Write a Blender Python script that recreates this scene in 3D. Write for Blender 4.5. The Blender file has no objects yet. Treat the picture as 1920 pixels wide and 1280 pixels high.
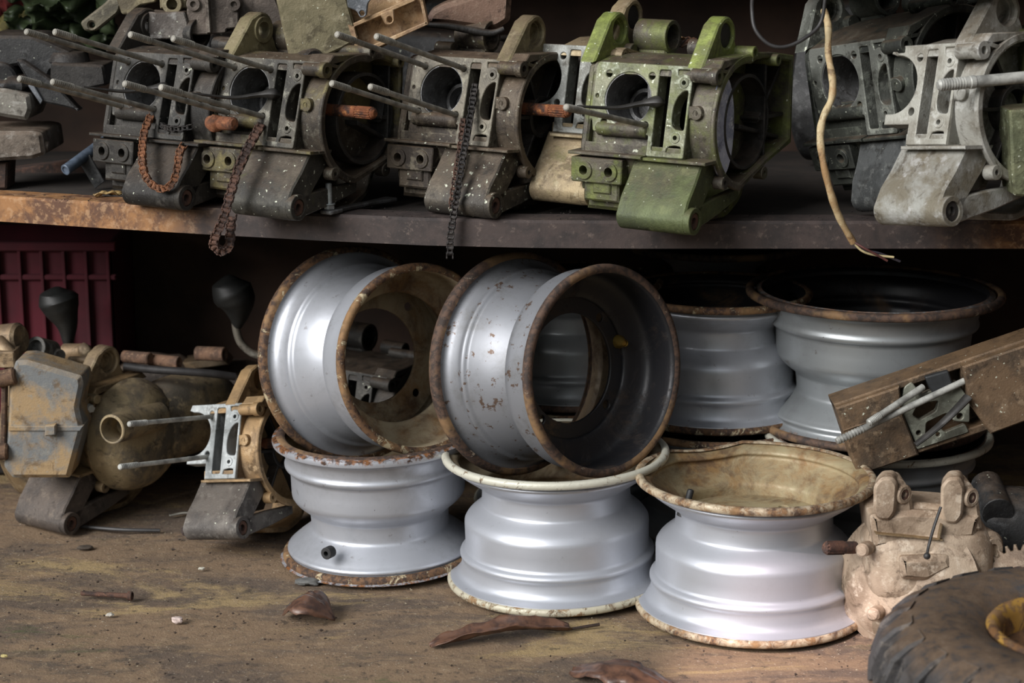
import bpy, bmesh, math, random
from mathutils import Vector, Matrix, noise
from mathutils.geometry import tessellate_polygon
S = bpy.context.scene
C = S.collection
random.seed(7)
R = math.radians
# ---------------------------------------------------------------- camera
CAMP = Vector((0, -2.85, 1.07)); PITCH = R(13.0); FPX = 70/36*1920
cd = bpy.data.cameras.new('camera'); cam = bpy.data.objects.new('camera', cd); C.objects.link(cam)
cam.location = CAMP; cam.rotation_euler = (R(90)-PITCH, 0, 0)
cd.lens = 70; cd.sensor_width = 36; cd.clip_start = .05
cd.dof.use_dof = True; cd.dof.focus_distance = 2.98; cd.dof.aperture_fstop = 5.0
S.camera = cam
def ray(px, py):
    a, b = (px-960)/FPX, (640-py)/FPX
    return Vector((a, math.cos(PITCH)+b*math.sin(PITCH), -math.sin(PITCH)+b*math.cos(PITCH)))
def G(px, py, z=0.0):                 # the point of a horizontal plane seen at a pixel of the photograph
    d = ray(px, py); return CAMP + d*((z-CAMP.z)/d.z)
def P(px, py, Y):                     # the point at depth Y seen at a pixel of the photograph
    d = ray(px, py); return CAMP + d*((Y-CAMP.y)/d.y)
# ---------------------------------------------------------------- daylight
W = bpy.data.worlds.new('overcast_sky'); S.world = W; W.use_nodes = True
wn = W.node_tree.nodes; wl = W.node_tree.links
bg = wn['Background']; bg.inputs['Strength'].default_value = 0.52
tc = wn.new('ShaderNodeTexCoord'); sx = wn.new('ShaderNodeSeparateXYZ'); wr = wn.new('ShaderNodeValToRGB')
wl.new(tc.outputs['Generated'], sx.inputs[0]); wl.new(sx.outputs['Z'], wr.inputs[0]); wl.new(wr.outputs[0], bg.inputs['Color'])
wr.color_ramp.elements[0].position = 0.0; wr.color_ramp.elements[0].color = (.10, .12, .09, 1)
wr.color_ramp.elements[1].position = .55; wr.color_ramp.elements[1].color = (.90, .95, 1.0, 1)
sd = bpy.data.lights.new('sun', 'SUN'); sun = bpy.data.objects.new('sun', sd); C.objects.link(sun)
sd.energy = 3.0; sd.angle = R(34); sd.color = (1, .985, .97)
sun.rotation_euler = Vector((0.86, 0.80, -0.64)).to_track_quat('-Z', 'Y').to_euler()
pd = bpy.data.lights.new('sun_fleck', 'SPOT'); pl = bpy.data.objects.new('sun_fleck', pd); C.objects.link(pl)
pl.location = (-1.4, -3.6, 4.2); pd.energy = 1300; pd.spot_size = R(4.4); pd.spot_blend = .6; pd.shadow_soft_size = .03; pd.color = (1, .78, .80)
pl.rotation_euler = (G(1500, 1268, 0)-pl.location).to_track_quat('-Z', 'Y').to_euler()
S.view_settings.view_transform = 'Standard'; S.view_settings.look = 'None'; S.view_settings.gamma = 1
S.view_settings.use_curve_mapping = False; S.view_settings.exposure = 0.7
# ---------------------------------------------------------------- materials
def lin(c): return tuple(((x/255)/12.92 if x/255 <= .04045 else ((x/255+.055)/1.055)**2.4) for x in c)+(1,)
class NT:
    def __init__(s, name):
        s.m = bpy.data.materials.new(name); s.m.use_nodes = True
        s.n = s.m.node_tree.nodes; s.l = s.m.node_tree.links; s.b = s.n['Principled BSDF']
        s.tc = s.n.new('ShaderNodeTexCoord')
    def map(s, scale=(1, 1, 1), off=(0, 0, 0)):
        m = s.n.new('ShaderNodeMapping'); m.inputs['Scale'].default_value = scale; m.inputs['Location'].default_value = off
        s.l.new(s.tc.outputs['Object'], m.inputs[0]); return m.outputs[0]
    def noise(s, vec, scale, detail=5, rough=.6, dist=0):
        t = s.n.new('ShaderNodeTexNoise'); t.inputs['Scale'].default_value = scale; t.inputs['Detail'].default_value = detail
        t.inputs['Roughness'].default_value = rough; t.inputs['Distortion'].default_value = dist; s.l.new(vec, t.inputs['Vector']); return t.outputs['Fac']
    def ramp(s, v, a, b):
        t = s.n.new('ShaderNodeMapRange'); t.interpolation_type = 'SMOOTHSTEP'
        t.inputs['From Min'].default_value = a; t.inputs['From Max'].default_value = b; s.l.new(v, t.inputs['Value']); return t.outputs[0]
    def math(s, op, a, b=None):
        t = s.n.new('ShaderNodeMath'); t.operation = op
        for i, x in enumerate((a, b)):
            if x is None: continue
            if isinstance(x, (int, float)): t.inputs[i].default_value = x
            else: s.l.new(x, t.inputs[i])
        return t.outputs[0]
    def mix(s, f, a, b):
        t = s.n.new('ShaderNodeMix'); t.data_type = 'RGBA'
        for k, x in ((0, f), (6, a), (7, b)):
            if isinstance(x, (int, float)): t.inputs[k].default_value = x
            elif isinstance(x, tuple): t.inputs[k].default_value = x
            else: s.l.new(x, t.inputs[k])
        return t.outputs[2]
    def bump(s, h, strength=.3, dist=.002):
        t = s.n.new('ShaderNodeBump'); t.inputs['Strength'].default_value = strength; t.inputs['Distance'].default_value = dist
        s.l.new(h, t.inputs['Height']); s.l.new(t.outputs[0], s.b.inputs['Normal'])
    def edge(s, radius=.003):
        bv = s.n.new('ShaderNodeBevel'); bv.samples = 4; bv.inputs['Radius'].default_value = radius
        g = s.n.new('ShaderNodeNewGeometry'); d = s.n.new('ShaderNodeVectorMath'); d.operation = 'DOT_PRODUCT'
        s.l.new(bv.outputs[0], d.inputs[0]); s.l.new(g.outputs['Normal'], d.inputs[1])
        return s.ramp(d.outputs['Value'], .985, .80)
    def up(s):
        g = s.n.new('ShaderNodeNewGeometry'); x = s.n.new('ShaderNodeSeparateXYZ'); s.l.new(g.outputs['Normal'], x.inputs[0]); return x.outputs['Z']
    def fin(s, col, rough=.6, metal=0.0):
        for k, v in (('Base Color', col), ('Roughness', rough), ('Metallic', metal)):
            if isinstance(v, (int, float)): s.b.inputs[k].default_value = v
            elif isinstance(v, tuple): s.b.inputs[k].default_value = v
            else: s.l.new(v, s.b.inputs[k])
        return s.m
seedk = [0]
def cast(name, base, dirt, light, moss=0.0, mosscol=(98, 118, 44), speck=.0, dust=.5, dustcol=(104, 86, 70), metal=.35, rough=.58, wear=.6):
    """grimy cast aluminium: base metal, grime blotches, pale scuffs, moss, white specks, dust lying on top, worn edges"""
    t = NT(name); seedk[0] += 1; k = seedk[0]*3.71
    v = t.map(off=(k, k*.6, -k))
    n1 = t.noise(v, 14, 7, .65, .3); n2 = t.noise(v, 45, 6, .7); n3 = t.noise(v, 9, 6, .7, .4); n4 = t.noise(v, 130, 3, .5); n5 = t.noise(v, 340, 3, .6)
    col = t.mix(t.ramp(n1, .42, .60), lin(base), lin(dirt))
    col = t.mix(t.math('MULTIPLY', t.ramp(t.noise(v, 30, 8, .75, .6), .52, .64), .75), col, lin((dirt[0]*.62, dirt[1]*.58, dirt[2]*.54)))
    col = t.mix(t.math('MULTIPLY', t.ramp(n2, .53, .66), .7), col, lin(light))
    if dust: col = t.mix(t.math('MULTIPLY', t.math('MULTIPLY', t.ramp(t.up(), .35, .9), t.ramp(n2, .30, .55)), dust), col, lin(dustcol))
    if moss: col = t.mix(t.math('MULTIPLY', t.ramp(n3, .62-.3*moss, .72-.2*moss), min(1, .55+.4*moss)), col, t.mix(t.ramp(n2, .3, .7), lin(mosscol), lin(tuple(x*.62 for x in mosscol))))
    if wear: col = t.mix(t.math('MULTIPLY', t.math('MULTIPLY', t.edge(), t.ramp(n2, .40, .58)), wear), col, lin(light))
    if speck: col = t.mix(t.math('MULTIPLY', t.ramp(n4, .72-.14*speck, .75-.14*speck), .8), col, lin((196, 200, 182)))
    t.bump(t.math('ADD', t.math('MULTIPLY', n2, .6), t.math('MULTIPLY', n5, .4)), .6, .0022)
    return t.fin(col, t.math('ADD', t.math('MULTIPLY', n2, .25), rough-.12), metal)
def rusty(name, a=(112, 64, 36), b=(48, 32, 26), c=(160, 108, 62), rough=.85, sc=40, metal=.1):
    t = NT(name); seedk[0] += 1; k = seedk[0]*2.3
    v = t.map(off=(k, -k, k*.3)); n1 = t.noise(v, sc, 7, .7, .3); n2 = t.noise(v, sc*3.5, 5, .7)
    col = t.mix(t.ramp(n1, .42, .58), lin(a), lin(b)); col = t.mix(t.math('MULTIPLY', t.ramp(n2, .54, .66), .8), col, lin(c))
    t.bump(n2, .7, .002); return t.fin(col, rough, metal)
def silver(name, base=(176, 179, 186), lipz=.2, rustamt=1.0, H=.21, wear=.25, rustcol=(120, 80, 48), rough=.40, metal=.55):
    """sprayed silver wheel paint with chips, grime and rust creeping in from both edges"""
    t = NT(name); seedk[0] += 1; k = seedk[0]*1.9
    v = t.map(off=(k, k, -k)); n1 = t.noise(v, 16, 7, .7, .2); n2 = t.noise(v, 120, 4, .6); n3 = t.noise(v, 55, 6, .7)
    x = t.n.new('ShaderNodeSeparateXYZ'); t.l.new(t.tc.outputs['Object'], x.inputs[0])
    d = t.math('ABSOLUTE', t.math('SUBTRACT', x.outputs['Z'], H/2))
    e = t.math('ADD', d, t.math('MULTIPLY', t.math('SUBTRACT', n3, .5), .05*rustamt))
    col = t.mix(t.math('MULTIPLY', t.ramp(n1, .45, .75), wear*1.4), lin(base), lin((112, 112, 112)))
    col = t.mix(t.math('MULTIPLY', t.ramp(n3, .66-.1*wear, .70-.1*wear), wear*1.6), col, lin((92, 76, 66)))
    rm = t.math('MULTIPLY', t.ramp(e, H*.455, H*.495), rustamt)
    col = t.mix(rm, col, t.mix(t.ramp(n2, .4, .6), lin(rustcol), lin((58, 42, 34))))
    col = t.mix(t.ramp(n2, .735, .755), col, lin((52, 44, 40)))
    t.bump(n3, .10, .001)
    return t.fin(col, t.math('ADD', t.math('MULTIPLY', n1, .2), rough-.08), t.math('MULTIPLY', t.math('SUBTRACT', 1.0, rm), metal))
def lipmat(name, paint=(188, 186, 176), rust=(98, 62, 40), dark=(46, 34, 28), amt=.5, sc=38, soft=.03):
    """flange metal: paint flaking off brown and orange rust"""
    t = NT(name); seedk[0] += 1; k = seedk[0]*1.3
    v = t.map(off=(k, -k, k)); n1 = t.noise(v, sc, 8, .72, .5); n2 = t.noise(v, sc*2.6, 5, .7); n3 = t.noise(v, sc*.35, 4, .6)
    r = t.mix(t.ramp(n2, .40, .60), lin(rust), lin(dark)); r = t.mix(t.math('MULTIPLY', t.ramp(n3, .5, .62), .55), r, lin((148, 116, 78)))
    m = t.ramp(n1, .67-.36*amt-soft, .67-.36*amt+soft)
    t.bump(t.math('ADD', m, n2), .5, .0012)
    return t.fin(t.mix(m, lin(paint), r), t.math('ADD', t.math('MULTIPLY', m, .35), .45), .1)
def plain(name, col, rough=.6, metal=0.0, var=.25, sc=60, bump=.2):
    t = NT(name); v = t.map(); n = t.noise(v, sc, 5, .6)
    c = t.mix(t.ramp(n, .3, .7), lin(col), lin(tuple(x*(1-var) for x in col)))
    t.bump(n, bump, .0015); return t.fin(c, rough, metal)
# ---------------------------------------------------------------- mesh helpers
def circ(cx, cy, r, n=28, a0=0, a1=360):
    full = abs(a1-a0) >= 360; m = n if full else n+1
    return [(cx+r*math.cos(R(a0+(a1-a0)*i/n)), cy+r*math.sin(R(a0+(a1-a0)*i/n))) for i in range(m)]
def rrect(x0, x1, y0, y1, r, n=4):
    out = []
    for cx, cy, a in ((x1-r, y0+r, -90), (x1-r, y1-r, 0), (x0+r, y1-r, 90), (x0+r, y0+r, 180)): out += circ(cx, cy, r, n, a, a+90)
    return out
def rnd(pts, r, n=4):
    out = []; L = len(pts)
    for i in range(L):
        p = Vector(pts[i]); a = Vector(pts[i-1]); b = Vector(pts[(i+1) % L])
        da, db = a-p, b-p; rr = min(r, da.length*.45, db.length*.45)
        A, B = p+da.normalized()*rr, p+db.normalized()*rr
        for k in range(n+1):
            s = k/n; q = A*(1-s)**2+p*2*s*(1-s)+B*s*s; out.append((q.x, q.y))
    return out
def area(l): return .5*sum(l[i-1][0]*l[i][1]-l[i][0]*l[i-1][1] for i in range(len(l)))
def inset(l, c):
    out = []; n = len(l)
    for i in range(n):
        p = Vector(l[i]); e0 = (p-Vector(l[i-1])); e1 = (Vector(l[(i+1) % n])-p)
        if e0.length < 1e-9 or e1.length < 1e-9: out.append(tuple(p)); continue
        e0.normalize(); e1.normalize()
        n0, n1 = Vector((-e0.y, e0.x)), Vector((-e1.y, e1.x)); m = n0+n1
        if m.length < .2: m = n0
        m.normalize(); k = c/max(.5, m.dot(n0)); out.append(tuple(p+m*k))
    return out
def frame(axis):
    a = Vector(axis).normalized(); t = Vector((0, 0, 1)) if abs(a.z) < .9 else Vector((1, 0, 0))
    x = t.cross(a).normalized(); return x, a.cross(x), a
def spline(pts, per=8):
    pts = [Vector(p) for p in pts]; q = [pts[0]*2-pts[1]]+pts+[pts[-1]*2-pts[-2]]; out = []
    for i in range(1, len(q)-2):
        for k in range(per):
            t = k/per; a, b, c, d = q[i-1:i+3]
            out.append(.5*((2*b)+(c-a)*t+(2*a-5*b+4*c-d)*t*t+(3*b-a-3*c+d)*t**3))
    return out+[pts[-1]]
class MB:
    def __init__(s, k=.001): s.v = []; s.f = []; s.m = []; s.k = k; s.M = None
    def add(s, vs, fs, m=0):
        o = len(s.v)
        for p in vs:
            p = Vector(p)
            if s.M is not None: p = s.M @ p
            s.v.append(p*s.k)
        for f in fs: s.f.append([i+o for i in f]); s.m.append(m)
        return s
    def plate(s, outer, holes=(), d=5, fn=None, c=1.0, m=0):
        """polygon with holes given a real thickness d and chamfered edges; fn places (a, b, depth) in space"""
        fn = fn or (lambda a, b, w: (a, w, b))
        loops = []
        for i, l in enumerate([outer]+list(holes)):
            l = [tuple(p)[:2] for p in l]; A = area(l)
            if (A < 0) == (i == 0): l = l[::-1]
            loops.append(l)
        c = min(c, d*.45); ins = [inset(l, c) for l in loops]
        vs = []; rows = []
        for w, ls in ((0, ins), (c, loops), (d-c, loops), (d, ins)):
            r = []
            for l in ls:
                r.append(len(vs)); vs += [fn(a, b, w) for a, b in l]
            rows.append(r)
        fs = []
        for k in range(3):
            for j, l in enumerate(loops):
                n = len(l); a, b = rows[k][j], rows[k+1][j]
                for i in range(n): fs.append([a+i, a+(i+1) % n, b+(i+1) % n, b+i])
        tri = tessellate_polygon([[Vector((a, b, 0)) for a, b in l] for l in ins])
        o = rows[3][0]
        for t in tri: fs.append(list(t)); fs.append([i+o for i in t[::-1]])
        return s.add(vs, fs, m)
    def prism(s, prof, x0, x1, holes=(), c=1.5, m=0): return s.plate(prof, holes, x1-x0, lambda a, b, w: (x0+w, a, b), c, m)
    def box(s, x0, x1, y0, y1, z0, z1, c=1.5, m=0): return s.plate([(x0, z0), (x1, z0), (x1, z1), (x0, z1)], (), y1-y0, lambda a, b, w: (a, y0+w, b), c, m)
    def lathe(s, prof, o=(0, 0, 0), axis=(0, 0, 1), seg=28, closed=False, m=0, ms=None, warp=None):
        x, y, a = frame(axis); o = Vector(o); vs = []; idx = []
        for r, h in prof:
            if r < 1e-6: idx.append([len(vs)]*seg); vs.append(o+a*h)
            else:
                idx.append(list(range(len(vs), len(vs)+seg)))
                for i in range(seg):
                    t = 2*math.pi*i/seg; q = (r, h) if not warp else warp(r, h, t)
                    vs.append(o+(x*math.cos(t)+y*math.sin(t))*q[0]+a*q[1])
        n = len(prof); fs = []; mm = []
        for k in range(n if closed else n-1):
            A, B = idx[k], idx[(k+1) % n]
            for i in range(seg):
                j = (i+1) % seg; f = []
                for q in (A[i], A[j], B[j], B[i]):
                    if q not in f: f.append(q)
                if len(f) > 2: fs.append(f); mm.append(ms[k] if ms else m)
        off = len(s.m); s.add(vs, fs, 0); s.m[off:] = mm; return s
    def cyl(s, p0, p1, r0, r1=None, seg=20, c=1.0, m=0):
        p0, p1 = Vector(p0), Vector(p1); r1 = r0 if r1 is None else r1; L = (p1-p0).length; c = min(c, L*.3, r0*.4, r1*.4)
        return s.lathe([(0, 0), (r0-c, 0), (r0, c), (r1, L-c), (r1-c, L), (0, L)], p0, p1-p0, seg, m=m)
    def ring(s, p0, p1, ro, ri, seg=24, c=.8, m=0):
        p0, p1 = Vector(p0), Vector(p1); L = (p1-p0).length
        return s.lathe([(ri, 0), (ro-c, 0), (ro, c), (ro, L-c), (ro-c, L), (ri, L)], p0, p1-p0, seg, True, m)
    def cup(s, p0, p1, ro, ri, dep, seg=24, c=.8, m=0):      # cylinder with a blind hole at its p1 end
        p0, p1 = Vector(p0), Vector(p1); L = (p1-p0).length
        return s.lathe([(0, 0), (ro, 0), (ro, L-c), (ro-c, L), (ri, L), (ri, L-dep), (0, L-dep)], p0, p1-p0, seg, m=m)
    def sweep(s, pts, r, seg=10, m=0, flat=1.0):
        pts = [Vector(p) for p in pts]; n = len(pts); vs = []; fs = []
        rr = r if isinstance(r, (list, tuple)) else [r]*n
        t0 = (pts[1]-pts[0]).normalized(); x, y, _ = frame(t0)
        for i, p in enumerate(pts):
            t = (pts[min(i+1, n-1)]-pts[max(i-1, 0)]).normalized()
            x = (x-t*x.dot(t)).normalized(); y = t.cross(x)
            for k in range(seg):
                a = 2*math.pi*k/seg; vs.append(p+(x*math.cos(a)+y*math.sin(a)*flat)*rr[i])
        for i in range(n-1):
            for k in range(seg): fs.append([i*seg+k, i*seg+(k+1) % seg, (i+1)*seg+(k+1) % seg, (i+1)*seg+k])
        fs.append(list(range(seg))[::-1]); fs.append(list(range((n-1)*seg, n*seg)))
        return s.add(vs, fs, m)
    def blob(s, c, rad, amp=.0, fr=1.0, seg=24, sq=1.0, m=0, sd=0.0):
        vs = []; fs = []; c = Vector(c); rows = seg//2
        for i in range(rows+1):
            ph = math.pi*i/rows
            for j in range(seg):
                th = 2*math.pi*j/seg
                d = Vector((math.sin(ph)*math.cos(th), math.sin(ph)*math.sin(th), math.cos(ph)))
                e = Vector([math.copysign(abs(q)**sq, q) for q in d])
                f = 1+amp*noise.noise(d*fr+Vector((sd, sd, sd)))+amp*.5*noise.noise(d*fr*2.3+Vector((sd, 3, sd)))
                vs.append(c+Vector((e.x*rad[0], e.y*rad[1], e.z*rad[2]))*f)
        for i in range(rows):
            for j in range(seg): fs.append([i*seg+j, i*seg+(j+1) % seg, (i+1)*seg+(j+1) % seg, (i+1)*seg+j])
        return s.add(vs, fs, m)
    def build(s, name, mats, parent=None, ang=38):
        me = bpy.data.meshes.new(name); me.from_pydata([tuple(v) for v in s.v], [], s.f)
        mats = mats if isinstance(mats, (list, tuple)) else [mats]
        for q in mats: me.materials.append(q)
        for p, k in zip(me.polygons, s.m): p.material_index = k
        b = bmesh.new(); b.from_mesh(me); bmesh.ops.remove_doubles(b, verts=b.verts, dist=1e-6)
        bmesh.ops.recalc_face_normals(b, faces=b.faces); b.to_mesh(me); b.free()
        for p in me.polygons: p.use_smooth = True
        me.set_sharp_from_angle(angle=R(ang))
        o = bpy.data.objects.new(name, me); C.objects.link(o)
        if parent: o.parent = parent
        return o
def tag(o, label, cat, group=None, kind=None):
    o['label'] = label; o['category'] = cat
    if group: o['group'] = group
    if kind: o['kind'] = kind
    return o
def thing(name, label, cat, loc=(0, 0, 0), rot=None, group=None, s=1.0):
    o = bpy.data.objects.new(name, None); C.objects.link(o); o.empty_display_size = .05
    M = Matrix.Translation(Vector(loc)) @ (rot.to_4x4() if rot is not None else Matrix.Identity(4)) @ Matrix.Scale(s, 4)
    o.matrix_world = M
    return tag(o, label, cat, group)
def rotm(yaw=0, pitch=0, roll=0): return Matrix.Rotation(R(yaw), 3, 'Z') @ Matrix.Rotation(R(pitch), 3, 'X') @ Matrix.Rotation(R(roll), 3, 'Y')
def struct(o): o['kind'] = 'structure'; return o
# ---------------------------------------------------------------- the setting
def floor_mat():
    t = NT('dirty_concrete'); v = t.map(); vs = t.map((.55, 1.5, 1))
    n1 = t.noise(vs, 5.5, 10, .74, .5); n2 = t.noise(vs, 3.2, 10, .74, .5); n3 = t.noise(v, 60, 6, .7); n4 = t.noise(v, 260, 3, .6); n5 = t.noise(vs, 9, 10, .75, .8)
    c = t.mix(t.ramp(n1, .44, .58), lin((120, 99, 77)), lin((90, 76, 64)))
    c = t.mix(t.math('MULTIPLY', t.ramp(n2, .53, .62), .8), c, lin((154, 132, 92)))
    c = t.mix(t.math('MULTIPLY', t.ramp(n5, .54, .64), .65), c, lin((72, 63, 54)))
    c = t.mix(t.math('MULTIPLY', t.ramp(n3, .54, .68), .5), c, lin((146, 126, 100)))
    c = t.mix(t.math('MULTIPLY', t.ramp(n3, .44, .34), .7), c, lin((52, 44, 37)))
    c = t.mix(t.math('MULTIPLY', t.ramp(n4, .66, .70), .7), c, lin((186, 178, 160)))
    c = t.mix(t.math('MULTIPLY', t.math('MULTIPLY', t.ramp(n2, .44, .36), t.ramp(n5, .50, .62)), .5), c, lin((74, 86, 42)))
    t.bump(t.math('ADD', n3, t.math('MULTIPLY', n4, .5)), .6, .004)
    return t.fin(c, .88)
FLOORM = floor_mat()
bm = bmesh.new(); bmesh.ops.create_grid(bm, x_segments=170, y_segments=170, size=1)
for v in bm.verts:
    x, y = v.co.x*2.2, v.co.y*2.0-.6
    v.co = Vector((x, y, .004*noise.noise(Vector((x*7, y*7, 0)))+.0025*noise.noise(Vector((x*26, y*26, 2)))-.004))
me = bpy.data.meshes.new('floor'); bm.to_mesh(me); bm.free(); me.materials.append(FLOORM)
for p in me.polygons: p.use_smooth = True
fl = bpy.data.objects.new('floor', me); C.objects.link(fl); struct(fl)
WALLM = plain('stained_brown_wall', (72, 53, 42), .9, 0, .4, 6, .3)
DARKM = plain('dark_timber', (44, 38, 34), .9, 0, .4, 12, .3)
struct(MB(1).box(-1.6, 1.5, .90, .98, -.02, 2.3, .0).build('wall_back', WALLM))
struct(MB(1).box(1.12, 1.2, -2.2, .90, -.02, 2.3, .0).build('shade_wall_right', WALLM))  # unseen wall, added and run far forward to darken the right side
struct(MB(1).box(-1.6, -1.5, .25, .90, -.02, 2.3, .0).build('wall_left', WALLM))
struct(MB(1).box(-1.6, 1.5, -.30, .98, 2.3, 2.36, .0).build('shade_ceiling', DARKM))  # unseen roof, added to block sky light from the back
# ---------------------------------------------------------------- steel shelf with its front beam
def beam_mat():
    t = NT('rusty_painted_steel'); v = t.map(); n1 = t.noise(v, 22, 8, .7, .4); n2 = t.noise(v, 90, 6, .7); n3 = t.noise(v, 6, 5, .6)
    x = t.n.new('ShaderNodeSeparateXYZ'); t.l.new(t.tc.outputs['Object'], x.inputs[0])
    c = t.mix(t.ramp(n1, .4, .65), lin((64, 54, 51)), lin((46, 40, 39)))
    c = t.mix(t.math('MULTIPLY', t.ramp(n2, .56, .7), .5), c, lin((112, 98, 90)))
    e = t.math('ADD', t.math('MAXIMUM', t.ramp(x.outputs['X'], -.25, -.80), t.ramp(x.outputs['X'], .50, .90)), t.math('MULTIPLY', t.math('SUBTRACT', n3, .5), 1.1))
    r = t.mix(t.ramp(n1, .42, .6), lin((152, 108, 66)), lin((92, 62, 44))); r = t.mix(t.math('MULTIPLY', t.ramp(n2, .5, .62), .6), r, lin((176, 140, 104)))
    c = t.mix(t.math('MULTIPLY', t.ramp(e, .30, .75), .9), c, r); t.bump(n2, .5, .001)
    return t.fin(c, .68, .15)
BEAMM = beam_mat()
ZB = .582
ED = [(-240, 404), (0, 415), (200, 428), (400, 440), (600, 451), (800, 460), (1000, 464.5), (1200, 466), (1500, 466), (1920, 466), (2160, 466)]
EP = [G(x, y, .541) for x, y in ED]
sh = thing('storage_shelf', 'long steel shelf with a bent rusty front beam carrying the engine cases', 'shelf', (0, 0, 0))
mb = MB(1)
sec = [(0, .541), (0, ZB-.004), (.004, ZB), (.06, ZB), (.06, ZB-.005), (.006, ZB-.005), (.006, .541)]
vs = []; fs = []; n = len(sec)
for p in EP: vs += [(p.x, p.y+a, b) for a, b in sec]
for i in range(len(EP)-1):
    for k in range(n): fs.append([i*n+k, i*n+(k+1) % n, (i+1)*n+(k+1) % n, (i+1)*n+k])
fs += [list(range(n)), list(range((len(EP)-1)*n, len(EP)*n))]
mb.add(vs, fs).build('front_beam', BEAMM, sh)
top = [(p.x, p.y+.055) for p in EP]+[(1.10, .89), (-1.46, .89)]
MB(1).plate(top, (), .02, lambda a, b, w: (a, b, ZB-.007-w), .001).build('shelf_board', plain('shelf_board_wood', (46, 38, 32), .9, 0, .4, 20), sh)
for x in (-1.40, 1.06): MB(1).box(x-.02, x+.02, .80, .84, 0, 1.45, .002).build('post', BEAMM, sh)
up = thing('storage_shelf', 'unseen dark board added above the engine cases to shade the back', 'shelf', (0, 0, 0))
MB(1).box(-1.46, 1.10, .40, .89, 1.02, 1.05, .002).build('shelf_board', DARKM, up)  # board added out of view as an occluder, casts shade on the back
# ---------------------------------------------------------------- wheel rims
RP = [(163, 1), (171, 4), (171, 13), (162, 16), (155, 22), (152, 34), (151.5, 42), (154, 47), (153, 52), (148, 56), (145, 62), (145, 96), (143, 104), (137, 112), (126, 121), (119, 127), (116.5, 132), (115.5, 150), (116, 156), (119, 160), (127, 165), (137, 172), (147, 179), (153, 184), (157, 187), (158, 191), (155, 194), (156, 198), (162, 202), (171, 206)]
TP = RP[:10]+[(147, 60), (144, 74), (140, 88), (134, 102), (127, 115), (121, 126), (119, 132), (122, 137), (140, 141), (156, 146), (162, 153), (164, 162), (164, 190), (166, 202), (171, 207)]     # thin straight flange at end B
def densify(pr):
    out = []
    for i in range(1, len(pr)-2):
        a, b, c, d = [Vector(q) for q in pr[i-1:i+3]]
        for k in range(2):
            t = k/2; m = 0.5*((2*b)+(c-a)*t+(2*a-5*b+4*c-d)*t*t+(3*b-a-3*c+d)*t**3); out.append((m.x, m.y))
    return [pr[0]]+out+list(pr[-2:])
def rim(label, c, axis, outer, inner, lipA, lipB, group, s=1.0, flip=False, disc_z=70, rA=175, rB=175, disc=None, hole=78, stem=None, nut=None, base=False, prof=None, H=210, spin=0, dent=None, sxy=1.0, lk=.68, inner2=None, lkA=None):
    """c is the middle of the rim (or of its lower edge when base), axis points from end A to end B; flip swaps which end has the wide shoulder"""
    x, y, a = frame(axis); M = Matrix((x, y, a)).transposed() @ Matrix.Rotation(R(spin), 3, 'Z')
    loc = Vector(c) if base else Vector(c)-a*(H*.0005*s)
    t = thing('wheel_rim', label, 'wheel rim', loc, M, group, s)
    pr = densify(prof or RP); ks = lambda z: (rA+(rB-rA)*z/H)/175*sxy
    if flip: pr = [(r, H-z) for r, z in pr][::-1]
    pr = [(r*ks(z), z) for r, z in pr]
    inn = [(q[0]-4.5, min(max(q[1], 5), H-5)) for q in pr][::-1]
    ms = [0]*(len(pr)-1)+[1]+[2 if inner2 and q[1] < disc_z else 1 for q in inn]
    def wp(r, h, th):
        if not dent: return r, h
        d = math.cos(th-R(dent[0])); k = max(0, d-.93)/.07; e = max(0, (h-H*.8)/(H*.2))
        return r-dent[1]*k*e, h-dent[1]*.7*k*e
    MB().lathe(pr+inn, seg=72, closed=True, ms=ms, warp=wp).build('barrel', [outer, inner, inner2 or inner], t, 50)
    for z, r, m, sg in ((0, rA, lipA, 1), (H, rB, lipB, -1)):
        kk = (lkA or lk) if sg > 0 else lk; sec = [(r+a_*kk, b_*kk) for a_, b_ in ((-16, 3), (-10, -1), (-2.5, 0), (1.2, 3.5), (2, 9), (.5, 14.5), (-3, 17), (-8, 17.5), (-9, 13), (-6, 8))]
        MB().lathe([(a_, z+sg*b_) for a_, b_ in sec], seg=72, closed=True, warp=wp).build('rim_flange', m, t, 60)
    dm = disc or inner; rd = min(q[0] for q in pr if abs(q[1]-disc_z) < 26)-3
    holes = [circ(0, 0, hole, 44)]+[circ((rd+hole)/2*math.cos(R(45+90*k)), (rd+hole)/2*math.sin(R(45+90*k)), 7, 14) for k in range(4)]
    MB().plate(circ(0, 0, rd, 60), holes, 6, lambda p, q, w: (p, q, disc_z-3+w), 1.2).build('hub_disc', dm, t)
    if stem:
        an, z, r, L, m = stem; q = Vector((math.cos(R(an)), math.sin(R(an)), 0))
        p0 = q*r+Vector((0, 0, z)); d = Vector((-q.x*.25, -q.y*.25, 1)).normalized()
        MB().lathe([(0, 0), (11, 0), (11, 4), (8, 9), (6, 18), (5.2, 22), (5.2, L-2), (4, L), (0, L)], p0, d, 16).build('valve_stem', m, t)
    if nut:
        an, z, r, m = nut; q = Vector((math.cos(R(an)), math.sin(R(an)), 0))
        MB().cup(q*(r-4)+Vector((0, 0, z)), q*(r+11)+Vector((0, 0, z+1)), 9.5, 4, 9, 16).build('valve_nut', m, t)
    return t
SIL = silver('silver_wheel_paint'); SILB = silver('silver_wheel_paint_clean', rustamt=.35, wear=.10)
SILW = silver('silver_wheel_paint_worn', (134, 136, 141), wear=.7, rustamt=.7, rustcol=(84, 66, 56), rough=.5); SILD = silver('silver_wheel_paint_old', (150, 154, 156), wear=.3, rustamt=.8)
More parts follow.
